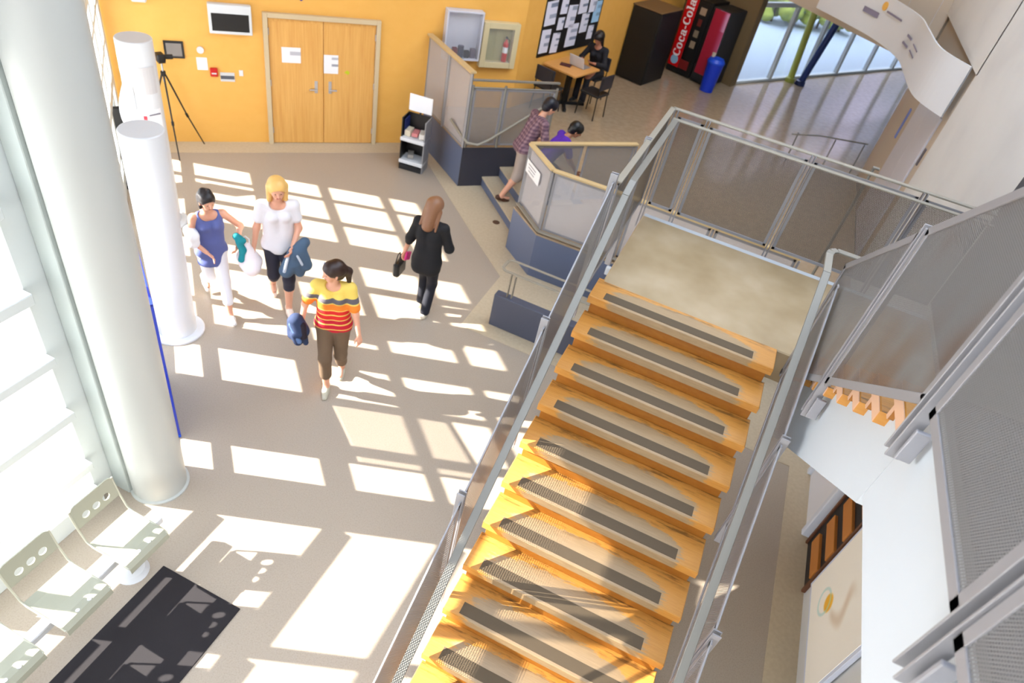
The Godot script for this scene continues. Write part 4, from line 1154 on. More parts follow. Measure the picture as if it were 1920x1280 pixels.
# ---------------------------------------------------------------- raised hall
func build_hall_things() -> void:
	var h := HALL
	var t := fthing(FW, "table", "light wood table against the yellow wall below the notice board", "table", 1.26, h, 0.42)
	put(t, "tabletop", MB.new().box(Vector3(0, 0.725, 0), Vector3(0.86, 0.035, 0.76), 0.006), mat(Color(0.86, 0.62, 0.34), 0.4))
	put(t, "pedestal", MB.new().box(Vector3(0.0, 0.36, 0), Vector3(0.10, 0.70, 0.10), 0.01), M.black)
	for s in [-1.0, 1.0]:
		put(t, "foot", MB.new().bar(Vector3(-0.34 * s, 0.025, -0.26), Vector3(0.34 * s, 0.025, 0.26), 0.06, 0.05), M.black)
	for k in 3:
		var c := fthing(FW, "cafe_chair", ["dark chair with round-edged back at the near end of the table", "dark chair under the long outer side of the table", "dark chair that the seated person uses at the far end of the table"][k], "chair", [0.62, 1.30, 2.02][k], h, [0.40, 1.02, 0.50][k], "dark chairs at the wood table", [PI / 2, PI, -PI / 2][k])
		put(c, "seat", MB.new().box(Vector3(0, 0.45, 0), Vector3(0.42, 0.04, 0.42), 0.015), M.dark)
		put(c, "backrest", MB.new().box(Vector3(0, 0.70, -0.20), Vector3(0.42, 0.26, 0.035), 0.015), mat(Color(0.16, 0.15, 0.18), 0.5))
		for x in [-0.18, 0.18]:
			put(c, "back_post", MB.new().tube([Vector3(x, 0.43, -0.19), Vector3(x, 0.80, -0.215)], 0.012), M.black)
			for z in [-0.18, 0.18]:
				put(c, "leg", MB.new().tube([Vector3(x, 0.44, z), Vector3(x * 1.1, 0, z * 1.15)], 0.012), M.black)
	var lp := fthing(FW, "laptop", "open pale laptop on the wood table in front of the seated person", "laptop", 1.42, h + 0.743, 0.50, "", PI / 2)
	put(lp, "keyboard_deck", MB.new().box(Vector3(0, 0.01, 0), Vector3(0.33, 0.018, 0.23), 0.004), M.alu)
	put(lp, "lid", MB.new().box(Vector3(0, 0.115, -0.16), Vector3(0.33, 0.22, 0.01), 0.003, Basis(Vector3.RIGHT, -0.35)), mat(Color(0.85, 0.85, 0.86)))
	var bk := fthing(FW, "notebook", "small dark red notebook beside the laptop on the wood table", "notebook", 1.15, h + 0.743, 0.34, "", 0.4)
	put(bk, "cover", MB.new().box(Vector3(0, 0.01, 0), Vector3(0.15, 0.02, 0.21), 0.003), mat(Color(0.30, 0.10, 0.10)))
	# tall black cabinet
	t = fthing(FW, "dark_cabinet", "tall plain black cabinet against the yellow wall right of the table", "cabinet", 4.36, h, 0.37)
	put(t, "body", MB.new().box(Vector3(0, 0.76, 0), Vector3(0.96, 1.50, 0.70), 0.012), M.black)
	put(t, "door", MB.new().box(Vector3(0.0, 0.78, 0.356), Vector3(0.90, 1.38, 0.012), 0.004), M.black)
	put(t, "top_board", MB.new().box(Vector3(0, 1.52, 0), Vector3(0.98, 0.025, 0.72), 0.004), mat(Color(0.45, 0.34, 0.22)))
	# vending machines
	t = fthing(FV, "vending_machine", "red and black drinks vending machine with white script lettering", "vending machine", 0.34, h, -0.40)
	put(t, "cabinet", MB.new().box(Vector3(0, 0.85, 0), Vector3(0.68, 1.66, 0.74), 0.015), M.black)
	var rp := put(t, "logo_panel", MB.new().box(Vector3(-0.17, 0.90, 0.376), Vector3(0.30, 1.50, 0.02), 0.006), mat(Color(0.80, 0.02, 0.05), 0.3))
	var tm := TextMesh.new()
	tm.text = "Coca-Cola"
	var sf := SystemFont.new()
	sf.font_names = PackedStringArray(["Droid Serif"])
	sf.font_italic = true
	sf.font_weight = 700
	tm.font = sf
	tm.font_size = 64
	tm.pixel_size = 0.0040
	tm.depth = 0.01
	var lt := put(rp, "lettering", tm, mat(Color(0.95, 0.93, 0.93), 0.4))
	lt.transform = Transform3D(Basis(Vector3.BACK, PI / 2), Vector3(-0.165, 1.0, 0.392))
	put(rp, "picture_disc", MB.new().tube([Vector3(-0.17, 0.30, 0.38), Vector3(-0.17, 0.30, 0.392)], 0.10, 20), mat(Color(0.55, 0.72, 0.82)))
	var pn := put(t, "display_panel", MB.new().box(Vector3(0.165, 0.95, 0.376), Vector3(0.28, 1.36, 0.015), 0.005), M.black)
	for i in 4:
		put(pn, "selection_card", MB.new().box(Vector3(0.16, 1.46 - 0.24 * i, 0.386), Vector3([0.16, 0.10, 0.12, 0.13][i], 0.15, 0.006)), mat([Color(0.62, 0.52, 0.42), Color(0.40, 0.12, 0.10), Color(0.50, 0.44, 0.36), Color(0.58, 0.50, 0.40)][i]))
	put(t, "delivery_flap", MB.new().box(Vector3(0.10, 0.26, 0.38), Vector3(0.26, 0.20, 0.02), 0.005), mat(Color(0.45, 0.05, 0.04)))
	t = fthing(FV, "vending_machine", "second vending machine with a pink-red front, behind the blue bin", "vending machine", 0.94, h, -0.40)
	put(t, "cabinet", MB.new().box(Vector3(0, 0.83, 0), Vector3(0.46, 1.62, 0.74), 0.015), M.dark)
	put(t, "front_panel", MB.new().box(Vector3(0.02, 0.92, 0.376), Vector3(0.38, 1.40, 0.015), 0.005), print_mat(picture(32, 96, func(u, v): return Color(0.62, 0.05, 0.18).lerp(Color(0.80, 0.62, 0.75), smoothstep(0.2, 0.35, u) * smoothstep(0.85, 0.7, u) * (0.45 + 0.5 * smoothstep(0.45, 0.35, v))))))
	put(t, "coin_panel", MB.new().box(Vector3(-0.20, 1.0, 0.38), Vector3(0.05, 1.2, 0.01), 0.002), M.black)
	# blue recycling bin
	t = thing("recycling_bin", "bright blue recycling bin standing in front of the vending machines", "bin", Vector3(-1.22, h, -16.42), -0.2)
	put(t, "body", MB.new().lathe(Vector3.ZERO, [Vector2(0, 0.01), Vector2(0.15, 0.01), Vector2(0.19, 0.62), Vector2(0.195, 0.64)], 28), M.blue)
	put(t, "lid", MB.new().lathe(Vector3(0, 0.64, 0), [Vector2(0.20, 0), Vector2(0.20, 0.03), Vector2(0.16, 0.10), Vector2(0.05, 0.13), Vector2(0, 0.13)], 28), mat(Color(0.05, 0.28, 0.80), 0.4))
	var cup := thing("paper_cup", "pale crumpled cup left on top of the blue recycling bin", "cup", Vector3(-1.32, h + 0.735, -16.40))
	put(cup, "cup", MB.new().lathe(Vector3.ZERO, [Vector2(0, 0), Vector2(0.035, 0), Vector2(0.045, 0.10), Vector2(0.042, 0.10)], 16), mat(Color(0.75, 0.70, 0.62)))
	# leaning corridor columns
	t = thing("slanted_column", "slim yellow-green slanted column in front of the corridor windows", "column", Vector3(0.50, h, -19.30))
	put(t, "shaft", MB.new().tube([Vector3.ZERO, Vector3(-0.22, 3.1, -0.1)], 0.085, 16), mat(Color(0.66, 0.68, 0.30), 0.4))
	put(t, "shoe", MB.new().lathe(Vector3.ZERO, [Vector2(0.13, 0), Vector2(0.12, 0.10), Vector2(0.08, 0.12)], 16), mat(Color(0.60, 0.62, 0.25), 0.4))
	t = thing("slanted_column", "slim dark blue slanted column in front of the corridor windows", "column", Vector3(0.76, h, -19.30))
	put(t, "shaft", MB.new().tube([Vector3.ZERO, Vector3(0.42, 3.1, -0.1)], 0.085, 16), mat(Color(0.05, 0.17, 0.42), 0.4))
	put(t, "shoe", MB.new().lathe(Vector3.ZERO, [Vector2(0.13, 0), Vector2(0.12, 0.10), Vector2(0.08, 0.12)], 16), mat(Color(0.04, 0.13, 0.35), 0.4))
	# wave-shaped hanging sign
	t = thing("hanging_sign", "large white wave-shaped sign curving out from the concrete wall with faint print", "sign", Vector3(1.8, 3.1, -12.4))
	var cv := Curve3D.new()
	var pts := [Vector3(0.30, 0, -15.45), Vector3(0.75, 0, -14.95), Vector3(1.36, 0, -14.18), Vector3(1.76, 0, -13.2), Vector3(1.84, 0, -12.3), Vector3(1.90, 0, -11.3), Vector3(2.02, 0, -10.85), Vector3(2.26, 0, -10.45)]
	for i in pts.size():
		var tg: Vector3 = ((pts[mini(i + 1, pts.size() - 1)] - pts[maxi(i - 1, 0)]) as Vector3) / 6.0
		cv.add_point(pts[i], -tg, tg)
	var sg := MB.new()
	var L := cv.get_baked_length()
	var seg := 48
	for i in seg:
		var a := cv.sample_baked(L * i / seg)
		var b := cv.sample_baked(L * (i + 1) / seg)
		var nrm := (b - a).normalized().cross(Vector3.UP) * -0.012
		var y0 := Vector3(0, 3.1, 0)
		var y1 := Vector3(0, 3.76, 0)
		sg.quad(a + nrm + y0, b + nrm + y0, b + nrm + y1, a + nrm + y1)
		sg.quad(b - nrm + y0, a - nrm + y0, a - nrm + y1, b - nrm + y1)
		sg.quad(a + nrm + y1, b + nrm + y1, b - nrm + y1, a - nrm + y1)
		sg.quad(a - nrm + y0, b - nrm + y0, b + nrm + y0, a + nrm + y0)
	put(t, "panel", inside(t, sg), mat(Color(0.82, 0.83, 0.84), 0.5))
	var pm := mat(Color(0.50, 0.48, 0.56), 0.6)
	for k in [[1.15, 3.44, 0.42, 0.085], [1.75, 3.56, 0.55, 0.03], [2.75, 3.46, 0.30, 0.035], [2.70, 3.34, 0.34, 0.035], [3.35, 3.46, 0.5, 0.02], [3.3, 3.36, 0.5, 0.02]]:
		var a := cv.sample_baked(k[0])
		var b := cv.sample_baked(k[0] + k[2])
		var off := (b - a).normalized().cross(Vector3.UP) * 0.03
		put(t, "printed_line", inside(t, MB.new().bar(a + off + Vector3(0, k[1], 0), b + off + Vector3(0, k[1], 0), 0.006, k[3])), pm)
	var od := cv.sample_baked(1.62)
	var on := (cv.sample_baked(1.7) - od).normalized().cross(Vector3.UP) * 1.0
	put(t, "orange_dot", inside(t, MB.new().tube([od + on * 0.01 + Vector3(0, 3.61, 0), od + on * 0.026 + Vector3(0, 3.61, 0)], 0.07, 18)), mat(Color(0.86, 0.66, 0.32)))
	for k in [0.5, 2.2, 3.6]:
		var p := cv.sample_baked(k)
		put(t, "hanger", inside(t, MB.new().tube([p + Vector3(0, 3.7, 0), p + Vector3(0, 8.95, 0)], 0.004, 6)), M.alu)
	# lift door and call plates in the recess
	t = thing("lift_door", "grey lavender lift door in the recess of the right wall", "lift door", Vector3(2.325, h, -11.6), -PI / 2)
	for x in [-0.46, 0.46]:
		put(t, "door_leaf", MB.new().box(Vector3(x, 1.15, 0.0), Vector3(0.91, 2.3, 0.03), 0.004), M.lavender)
	t = thing("call_plate", "narrow blue strip plate on the recessed wall beside the lift door", "plate", Vector3(2.33, h + 1.5, -13.0), -PI / 2)
	put(t, "plate", MB.new().box(Vector3.ZERO, Vector3(0.10, 0.50, 0.02), 0.004), mat(Color(0.45, 0.52, 0.78)))
	t = thing("wall_plate", "dark grey upright plate on the wall right of the lift door", "plate", Vector3(2.25, h + 1.9, -10.2), -PI / 2)
	put(t, "plate", MB.new().box(Vector3.ZERO, Vector3(0.06, 0.24, 0.02), 0.004), mat(Color(0.36, 0.34, 0.36)))
	# low rail by the corridor floor
	t = thing("ramp_rail", "thin low rail across the shiny floor by the right wall of the hall", "rail", Vector3(1.7, h, -14.2))
	put(t, "rail", MB.new().tube([Vector3(-0.9, 0.55, 0.5), Vector3(-0.4, 0.62, 0.3), Vector3(0.5, 0.62, -0.1)], 0.016), M.steel)
	for x in [Vector3(-0.8, 0, 0.46), Vector3(-0.1, 0, 0.17), Vector3(0.45, 0, -0.08)]:
		put(t, "post", MB.new().tube([x, x + Vector3(0, 0.60, 0)], 0.014), M.steel)
	for i in 4:
		var sh := thing("shrub", ["leftmost", "second from left", "third from left", "rightmost"][i] + " of four yellow-green shrubs outside the corridor windows", "shrub", Vector3(-0.7 + 0.75 * i, 0.6, -26.2 - 0.5 * i), 0.0, "shrubs outside the corridor windows")
		var lm := []
		for k in 14:
			var p := Vector3(rng.randf_range(-0.5, 0.5), rng.randf_range(0.2, 1.0), rng.randf_range(-0.5, 0.5))
			lm.append([p, p + Vector3(rng.randf_range(-0.1, 0.1), 0.12, 0.0), 0.22, 0.14])
		put(sh, "foliage", MB.new().blob(lm, 0.06, 0.06), mat(Color(0.55, 0.60, 0.22), 0.8))
		put(sh, "stem", MB.new().tube([Vector3.ZERO, Vector3(0, 0.5, 0)], 0.04, 8), mat(Color(0.3, 0.22, 0.14)))
	t = thing("floor_drain", "small dark round drain cover in the pale border below the steps", "drain", Vector3(-3.09, 0.006, -8.98))
	put(t, "cover", MB.new().lathe(Vector3.ZERO, [Vector2(0.06, 0), Vector2(0.06, 0.004), Vector2(0, 0.005)], 18), mat(Color(0.35, 0.24, 0.16)))
	t = thing("thin_post", "thin steel post behind the landing guard, rising past its rail", "post", Vector3(1.30, 0, -7.4))
	put(t, "shaft", MB.new().tube([Vector3.ZERO, Vector3(0, 3.2, 0)], 0.016), M.steel)
	put(t, "cap", MB.new().box(Vector3(0.02, 3.2, 0), Vector3(0.07, 0.02, 0.04), 0.004), M.steel)
	t = thing("socket_box", "white and black socket box on the blue platform wall under the pale guard", "socket", Vector3(-0.93, 0.60, -7.945))
	put(t, "box", MB.new().box(Vector3(-0.06, 0, 0.03), Vector3(0.07, 0.13, 0.06), 0.01), M.white)
	put(t, "cover", MB.new().box(Vector3(0.05, 0.0, 0.03), Vector3(0.08, 0.15, 0.05), 0.01), M.black)

# ---------------------------------------------------------------- under the upper flight
func build_right_things() -> void:
	var d := Node3D.new()
	d.name = "door_2"
	add_child(d)
	d.transform = Transform3D(Basis(Vector3.UP, -PI / 2), Vector3(2.26, 0, -5.9))
	d.set_meta("kind", "structure")
	put(d, "door_leaf", MB.new().box(Vector3(0, 1.03, 0.015), Vector3(0.86, 2.06, 0.045), 0.004), mat(Color(0.88, 0.88, 0.90)))
	for x in [-0.47, 0.47]:
		put(d, "door_frame", MB.new().box(Vector3(x, 1.06, 0.03), Vector3(0.08, 2.12, 0.10), 0.008), mat(Color(0.84, 0.86, 0.90)))
	put(d, "door_frame", MB.new().box(Vector3(0, 2.10, 0.03), Vector3(0.86, 0.08, 0.10), 0.008), mat(Color(0.84, 0.86, 0.90)))
	put(d, "door_handle", MB.new().bar(Vector3(-0.33, 1.0, 0.07), Vector3(-0.22, 1.0, 0.07), 0.02, 0.02), M.alu)
	var t := thing("wood_display", "orange timber display shelf with dark openings on the wall under the stairs", "shelf", Vector3(2.26, 0, -4.98), -PI / 2)
	put(t, "back_panel", MB.new().box(Vector3(0, 0.9, 0.01), Vector3(0.62, 1.7, 0.02)), M.dark)
	for x in [-0.31, 0.31]:
		put(t, "side_panel", MB.new().box(Vector3(x, 0.9, 0.02), Vector3(0.03, 1.74, 0.04), 0.004), mat(Color(0.40, 0.25, 0.16)))
	for y in [0.30, 0.62, 0.95, 1.3, 1.7]:
		put(t, "shelf", MB.new().box(Vector3(0.06, y, 0.025), Vector3(0.46, 0.17, 0.05), 0.004), mat(Color(0.72, 0.46, 0.20)))
	t = thing("wall_poster", "cream framed poster with pale drawings on the wall under the upper flight", "poster", Vector3(2.25, 1.0, -4.0), -PI / 2)
	put(t, "frame", MB.new().box(Vector3(0, 0, 0.02), Vector3(1.20, 1.46, 0.04), 0.006), mat(Color(0.80, 0.83, 0.90)))
	put(t, "print", MB.new().box(Vector3(0, 0, 0.042), Vector3(1.12, 1.38, 0.006)), print_mat(picture(96, 120, func(u, v):
		var c := Color(0.97, 0.955, 0.91)
		c = c.lerp(Color(0.95, 0.72, 0.20), smoothstep(0.10, 0.07, Vector2((u - 0.42) * 1.0, v - 0.36).length()))
		c = c.lerp(Color(0.70, 0.86, 0.84), 0.6 * smoothstep(0.02, 0.008, absf(Vector2(u - 0.36, v - 0.28).length() - 0.12)))
		c = c.lerp(Color(0.70, 0.55, 0.40), 0.6 * smoothstep(0.12, 0.0, absf(u - 0.62 - 0.08 * sin(v * 14.0))) * smoothstep(0.35, 0.45, v) * smoothstep(0.9, 0.7, v) * 0.6)
		return c)))

# ---------------------------------------------------------------- people
# two-bone joint: the middle joint between a and b with lengths l1, l2, bent towards hint
func joint(a: Vector3, b: Vector3, l1: float, l2: float, hint: Vector3) -> Vector3:
	var d := b - a
	var L: float = minf(d.length(), (l1 + l2) * 0.999)
	var dir := d.normalized()
	var x := (l1 * l1 - l2 * l2 + L * L) / (2.0 * L)
	var hh := sqrt(maxf(l1 * l1 - x * x, 0.0))
	var side := (hint - dir * hint.dot(dir)).normalized()
	return a + dir * x + side * hh

func hand_bones(w: Vector3, f: Vector3, across: Vector3, curl: float, s: float) -> Array:
	# f points along the hand, across towards the thumb, palm is f x across
	f = f.normalized()
	across = (across - f * across.dot(f)).normalized()
	var palm := f.cross(across)
	var b := []
	for k in 3:
		var o := across * (k - 1) * 0.021 * s
		b.append([w + f * 0.01 * s + o * 0.6, w + f * 0.078 * s + o, 0.0165 * s, 0.0145 * s])
	for k in 4:
		var o := across * (1.5 - k) * 0.0185 * s
		var l: float = [0.070, 0.080, 0.074, 0.056][k] * s
		var p0 := w + f * 0.080 * s + o
		var d1 := (f + palm * curl * 0.6).normalized()
		var d2 := (f + palm * curl * 1.8).normalized()
		var p1 := p0 + d1 * l * 0.55
		b.append([p0, p1, 0.0088 * s, 0.0082 * s])
		b.append([p1, p1 + d2 * l * 0.5, 0.0082 * s, 0.0068 * s])
	var t0 := w + f * 0.028 * s + across * 0.026 * s
	var t1 := t0 + (f * 0.7 + across * 0.75 + palm * 0.3).normalized() * 0.040 * s
	b.append([t0, t1, 0.0115 * s, 0.0098 * s])
	b.append([t1, t1 + (f + across * 0.15 + palm * 0.25 * curl).normalized() * 0.032 * s, 0.0098 * s, 0.0078 * s])
	return b

func person(label: String, at: Vector3, yaw: float, d: Dictionary) -> Node3D:
	var t := thing("person", label, "person", at, yaw)
	var s: float = d.get("s", 1.0)
	var pel: Vector3 = d.get("pelvis", Vector3(0, 0.93, 0)) * s
	var lean := Basis(Vector3.RIGHT, deg_to_rad(d.get("lean", 3.0)))
	var up := lean * Vector3.UP
	var fw := lean * Vector3.BACK
	var chest := pel + up * 0.36 * s
	var neck := pel + up * 0.53 * s
	var woman: bool = d.get("woman", true)
	var shw: float = (0.168 if woman else 0.195) * s
	var fat: float = d.get("fat", 1.0)
	var L := Vector3.RIGHT
	var sh := {1: neck - up * 0.055 * s + L * shw, -1: neck - up * 0.055 * s - L * shw}
	var hip := {1: pel - up * 0.03 * s + L * 0.085 * s, -1: pel - up * 0.03 * s - L * 0.085 * s}
	var hand := {1: (d.hl as Vector3) * s, -1: (d.hr as Vector3) * s}
	var foot := {1: (d.fl as Vector3) * s, -1: (d.fr as Vector3) * s}
	var elb := {}
	var knee := {}
	for k in [1, -1]:
		elb[k] = joint(sh[k], hand[k], 0.285 * s, 0.245 * s, d.get("elbow", Vector3(0, -0.2, -1)) + L * k * 0.7)
		var far: Vector3 = hand[k] - sh[k]
		if far.length() > 0.525 * s: hand[k] = sh[k] + far.normalized() * 0.525 * s
		knee[k] = joint(hip[k], foot[k], 0.43 * s, 0.425 * s, Vector3(0, 0.15, 1))
	var torso := func(g: float) -> Array:
		var b := []
		b.append([hip[1], hip[-1], 0.100 * s * fat + g, 0.100 * s * fat + g])
		for k in [1, -1]:
			b.append([pel + L * k * 0.055 * s * fat + up * 0.03 * s, chest + L * k * 0.06 * s - up * 0.05 * s, 0.098 * s * fat + g, 0.092 * s * fat + g])
			b.append([chest + L * k * 0.062 * s - up * 0.05 * s, neck + L * k * 0.075 * s - up * 0.09 * s, 0.096 * s + g, 0.078 * s + g])
			if g < 0.0 or d.get("sleeve", 0.6) > 0.0:
				b.append([neck - up * 0.055 * s + L * k * 0.04 * s, sh[k], 0.058 * s + g, 0.052 * s + g])
			else:
				b.append([chest + L * k * 0.07 * s, neck - up * 0.04 * s + L * k * 0.095 * s, 0.07 * s + g, 0.03 * s + g])
			if woman:
				b.append([chest + L * k * 0.065 * s + fw * 0.075 * s + up * 0.01 * s, chest + L * k * 0.06 * s + fw * 0.05 * s, 0.052 * s + g, 0.06 * s + g])
		return b
	# skin: one continuous body
	var body: Array = torso.call(-0.008)
	body.append([neck - up * 0.06 * s, neck + up * 0.07 * s + fw * 0.015 * s, 0.058 * s, 0.050 * s])
	for k in [1, -1]:
		body.append([sh[k], elb[k], 0.046 * s * fat, 0.036 * s])
		body.append([elb[k], hand[k], 0.037 * s, 0.026 * s])
		body.append([hip[k], knee[k], 0.082 * s * fat, 0.054 * s])
		body.append([knee[k], knee[k].lerp(foot[k], 0.35), 0.052 * s, 0.054 * s])
		body.append([knee[k].lerp(foot[k], 0.35), foot[k], 0.054 * s, 0.036 * s])
		body.append([foot[k] + Vector3(0, -0.035, -0.02) * s, foot[k] + Vector3(0, -0.05, 0.13) * s, 0.034 * s, 0.026 * s])
	var mb := MB.new()
	mb.blob(body, 0.014, 0.035)
	# head
	var hc: Vector3 = neck + up * 0.165 * s + fw * 0.035 * s
	var hb := lean.slerp(Basis(), 0.7) * Basis(Vector3.UP, deg_to_rad(d.get("head_yaw", 0.0))) * Basis(Vector3.RIGHT, deg_to_rad(d.get("head_pitch", 5.0)))
	var H := func(x: float, y: float, z: float) -> Vector3: return hc + hb * (Vector3(x, y, z) * s)
	var head := [
		[H.call(0, 0.035, -0.03), H.call(0, 0.03, 0.02), 0.083 * s, 0.078 * s],
		[H.call(0, -0.01, 0.025), H.call(0, -0.072, 0.048), 0.066 * s, 0.036 * s],
		[H.call(0.032, -0.018, 0.052), H.call(0.022, -0.055, 0.052), 0.03 * s, 0.028 * s],
		[H.call(-0.032, -0.018, 0.052), H.call(-0.022, -0.055, 0.052), 0.03 * s, 0.028 * s],
		[H.call(-0.03, 0.022, 0.082), H.call(0.03, 0.022, 0.082), 0.012 * s, 0.012 * s],
		[H.call(0, 0.012, 0.092), H.call(0, -0.022, 0.112), 0.010 * s, 0.013 * s],
		[H.call(-0.012, -0.050, 0.086), H.call(0.012, -0.050, 0.086), 0.009 * s, 0.009 * s],
		[H.call(0.078, 0.0, -0.005), H.call(0.080, -0.03, 0.0), 0.014 * s, 0.010 * s],
		[H.call(-0.078, 0.0, -0.005), H.call(-0.080, -0.03, 0.0), 0.014 * s, 0.010 * s],
		[H.call(0, -0.05, -0.01), neck, 0.05 * s, 0.052 * s]]
	mb.blob(head, 0.0065, 0.016)
	for k in [1, -1]:
		var f: Vector3 = hand[k] - elb[k]
		mb.blob(hand_bones(hand[k], f, d.get("thumb%d" % k, Vector3(-k * 0.3, 0.2, 1.0)), d.get("curl", 0.7), s), 0.0045, 0.008)
	var skin := mat(d.skin, 0.5)
	skin.subsurf_scatter_enabled = true
	skin.subsurf_scatter_strength = 0.08
	var bn := put(t, "body", mb, skin)
	var eye := mat(Color(0.06, 0.05, 0.05), 0.3)
	for k in [-1.0, 1.0]:
		put(bn, "eye", MB.new().blob([[H.call(k * 0.031, 0.002, 0.083), H.call(k * 0.027, 0.002, 0.085), 0.009 * s, 0.009 * s]], 0.004, 0.004), eye)
	put(bn, "lips", MB.new().blob([[H.call(-0.017, -0.052, 0.092), H.call(0.017, -0.052, 0.092), 0.006 * s, 0.006 * s]], 0.004, 0.004), mat(Color(0.66, 0.32, 0.30)))
	# hair
	var hair := []
	for o in d.hair:
		hair.append([H.call(o[0].x, o[0].y, o[0].z), H.call(o[1].x, o[1].y, o[1].z), o[2] * s, o[3] * s])
	var hm := mat(d.hair_color, 0.45)
	put(t, d.get("hair_name", "hair"), MB.new().blob(hair, 0.008, 0.02, [[H.call(0, d.get("face_y", -0.045), 0.120), 0.098 * s, "ball"]]), hm)
	# top
	var top: Array = torso.call(0.012)
	var sl: float = d.get("sleeve", 0.6)
	var slm: float = d.get("sleeve_r", 0.056)
	for k in [1, -1]:
		if sl > 0.01:
			top.append([sh[k], sh[k].lerp(elb[k], minf(sl, 1.0)), 0.060 * s * fat, lerpf(0.060, slm, minf(sl, 1.0)) * s])
		if sl > 1.0:
			top.append([elb[k], elb[k].lerp(hand[k], sl - 1.0), slm * s, slm * 0.85 * s])
	for o in d.get("top_more", []):
		top.append([pel + o[0] * s, pel + o[1] * s, o[2] * s, o[3] * s])
	var hem: float = d.get("hem", 0.83) * s
	var clips := [[Vector3.DOWN, -hem]]
	if d.has("neckline"):
		clips.append([neck + up * 0.02 * s + fw * d.neckline * s, d.get("neck_r", 0.085) * s, "ball"])
	put(t, "top", MB.new().blob(top, 0.011, 0.03, clips), d.top_mat)
	# trousers
	var pe: float = d.get("trouser_end", 1.0)
	var pr: float = d.get("trouser_r", 0.062)
	var pants := [[hip[1], hip[-1], 0.108 * s * fat, 0.108 * s * fat], [pel + L * 0.05 * s + up * 0.05 * s, pel - L * 0.05 * s + up * 0.05 * s, 0.100 * s * fat, 0.100 * s * fat]]
	for k in [1, -1]:
		pants.append([hip[k], knee[k], 0.096 * s * fat, pr * 1.05 * s])
		pants.append([knee[k], knee[k].lerp(foot[k], pe), pr * 1.05 * s, pr * s])
	put(t, "trousers", MB.new().blob(pants, 0.011, 0.03, [[up, up.dot(pel + up * 0.07 * s)]]), d.trouser_mat)
	# shoes
	for k in [1, -1]:
		var fo: Vector3 = foot[k]
		var tilt: Basis = Basis(Vector3.RIGHT, deg_to_rad(d.get("tilt%d" % k, 0.0)))
		var sb := [[fo + tilt * Vector3(0, -0.045, -0.045) * s, fo + tilt * Vector3(0, -0.052, 0.06) * s, 0.042 * s, 0.040 * s], [fo + tilt * Vector3(0, -0.052, 0.06) * s, fo + tilt * Vector3(0, -0.058, 0.155) * s, 0.042 * s, 0.030 * s]]
		var dn: Vector3 = tilt * Vector3.DOWN
		put(t, "shoe", MB.new().blob(sb, 0.008, 0.02, [[dn, dn.dot(fo) + 0.079 * s]]), mat(d.shoe, 0.5))
	return t

func cloth_heap(t: Node3D, called: String, lumps: Array, m: Material, cell := 0.010, k := 0.03) -> MeshInstance3D:
	return put(t, called, MB.new().blob(lumps, cell, k), m)

func stripes(rows: Array) -> StandardMaterial3D:
	# rows: [height from, colour], sorted upwards, printed along the height of the garment
	var im := Image.create(8, 512, false, Image.FORMAT_RGBA8)
	for y in 512:
		var hgt := 2.0 * y / 512.0
		var c: Color = rows[0][1]
		for r in rows:
			if hgt >= r[0]: c = r[1]
		im.fill_rect(Rect2i(0, y, 8, 1), c)
	var m := mat(Color.WHITE, 0.85)
	m.albedo_texture = ImageTexture.create_from_image(im)
	m.uv1_scale = Vector3(1, 0.5, 1)
	return m

func cap_hair(r := 0.012) -> Array:
	return [[Vector3(0, 0.045, -0.035), Vector3(0, 0.045, 0.015), 0.085 + r, 0.080 + r], [Vector3(0.0, 0.0, -0.045), Vector3(0, -0.03, -0.05), 0.078 + r, 0.062 + r]]

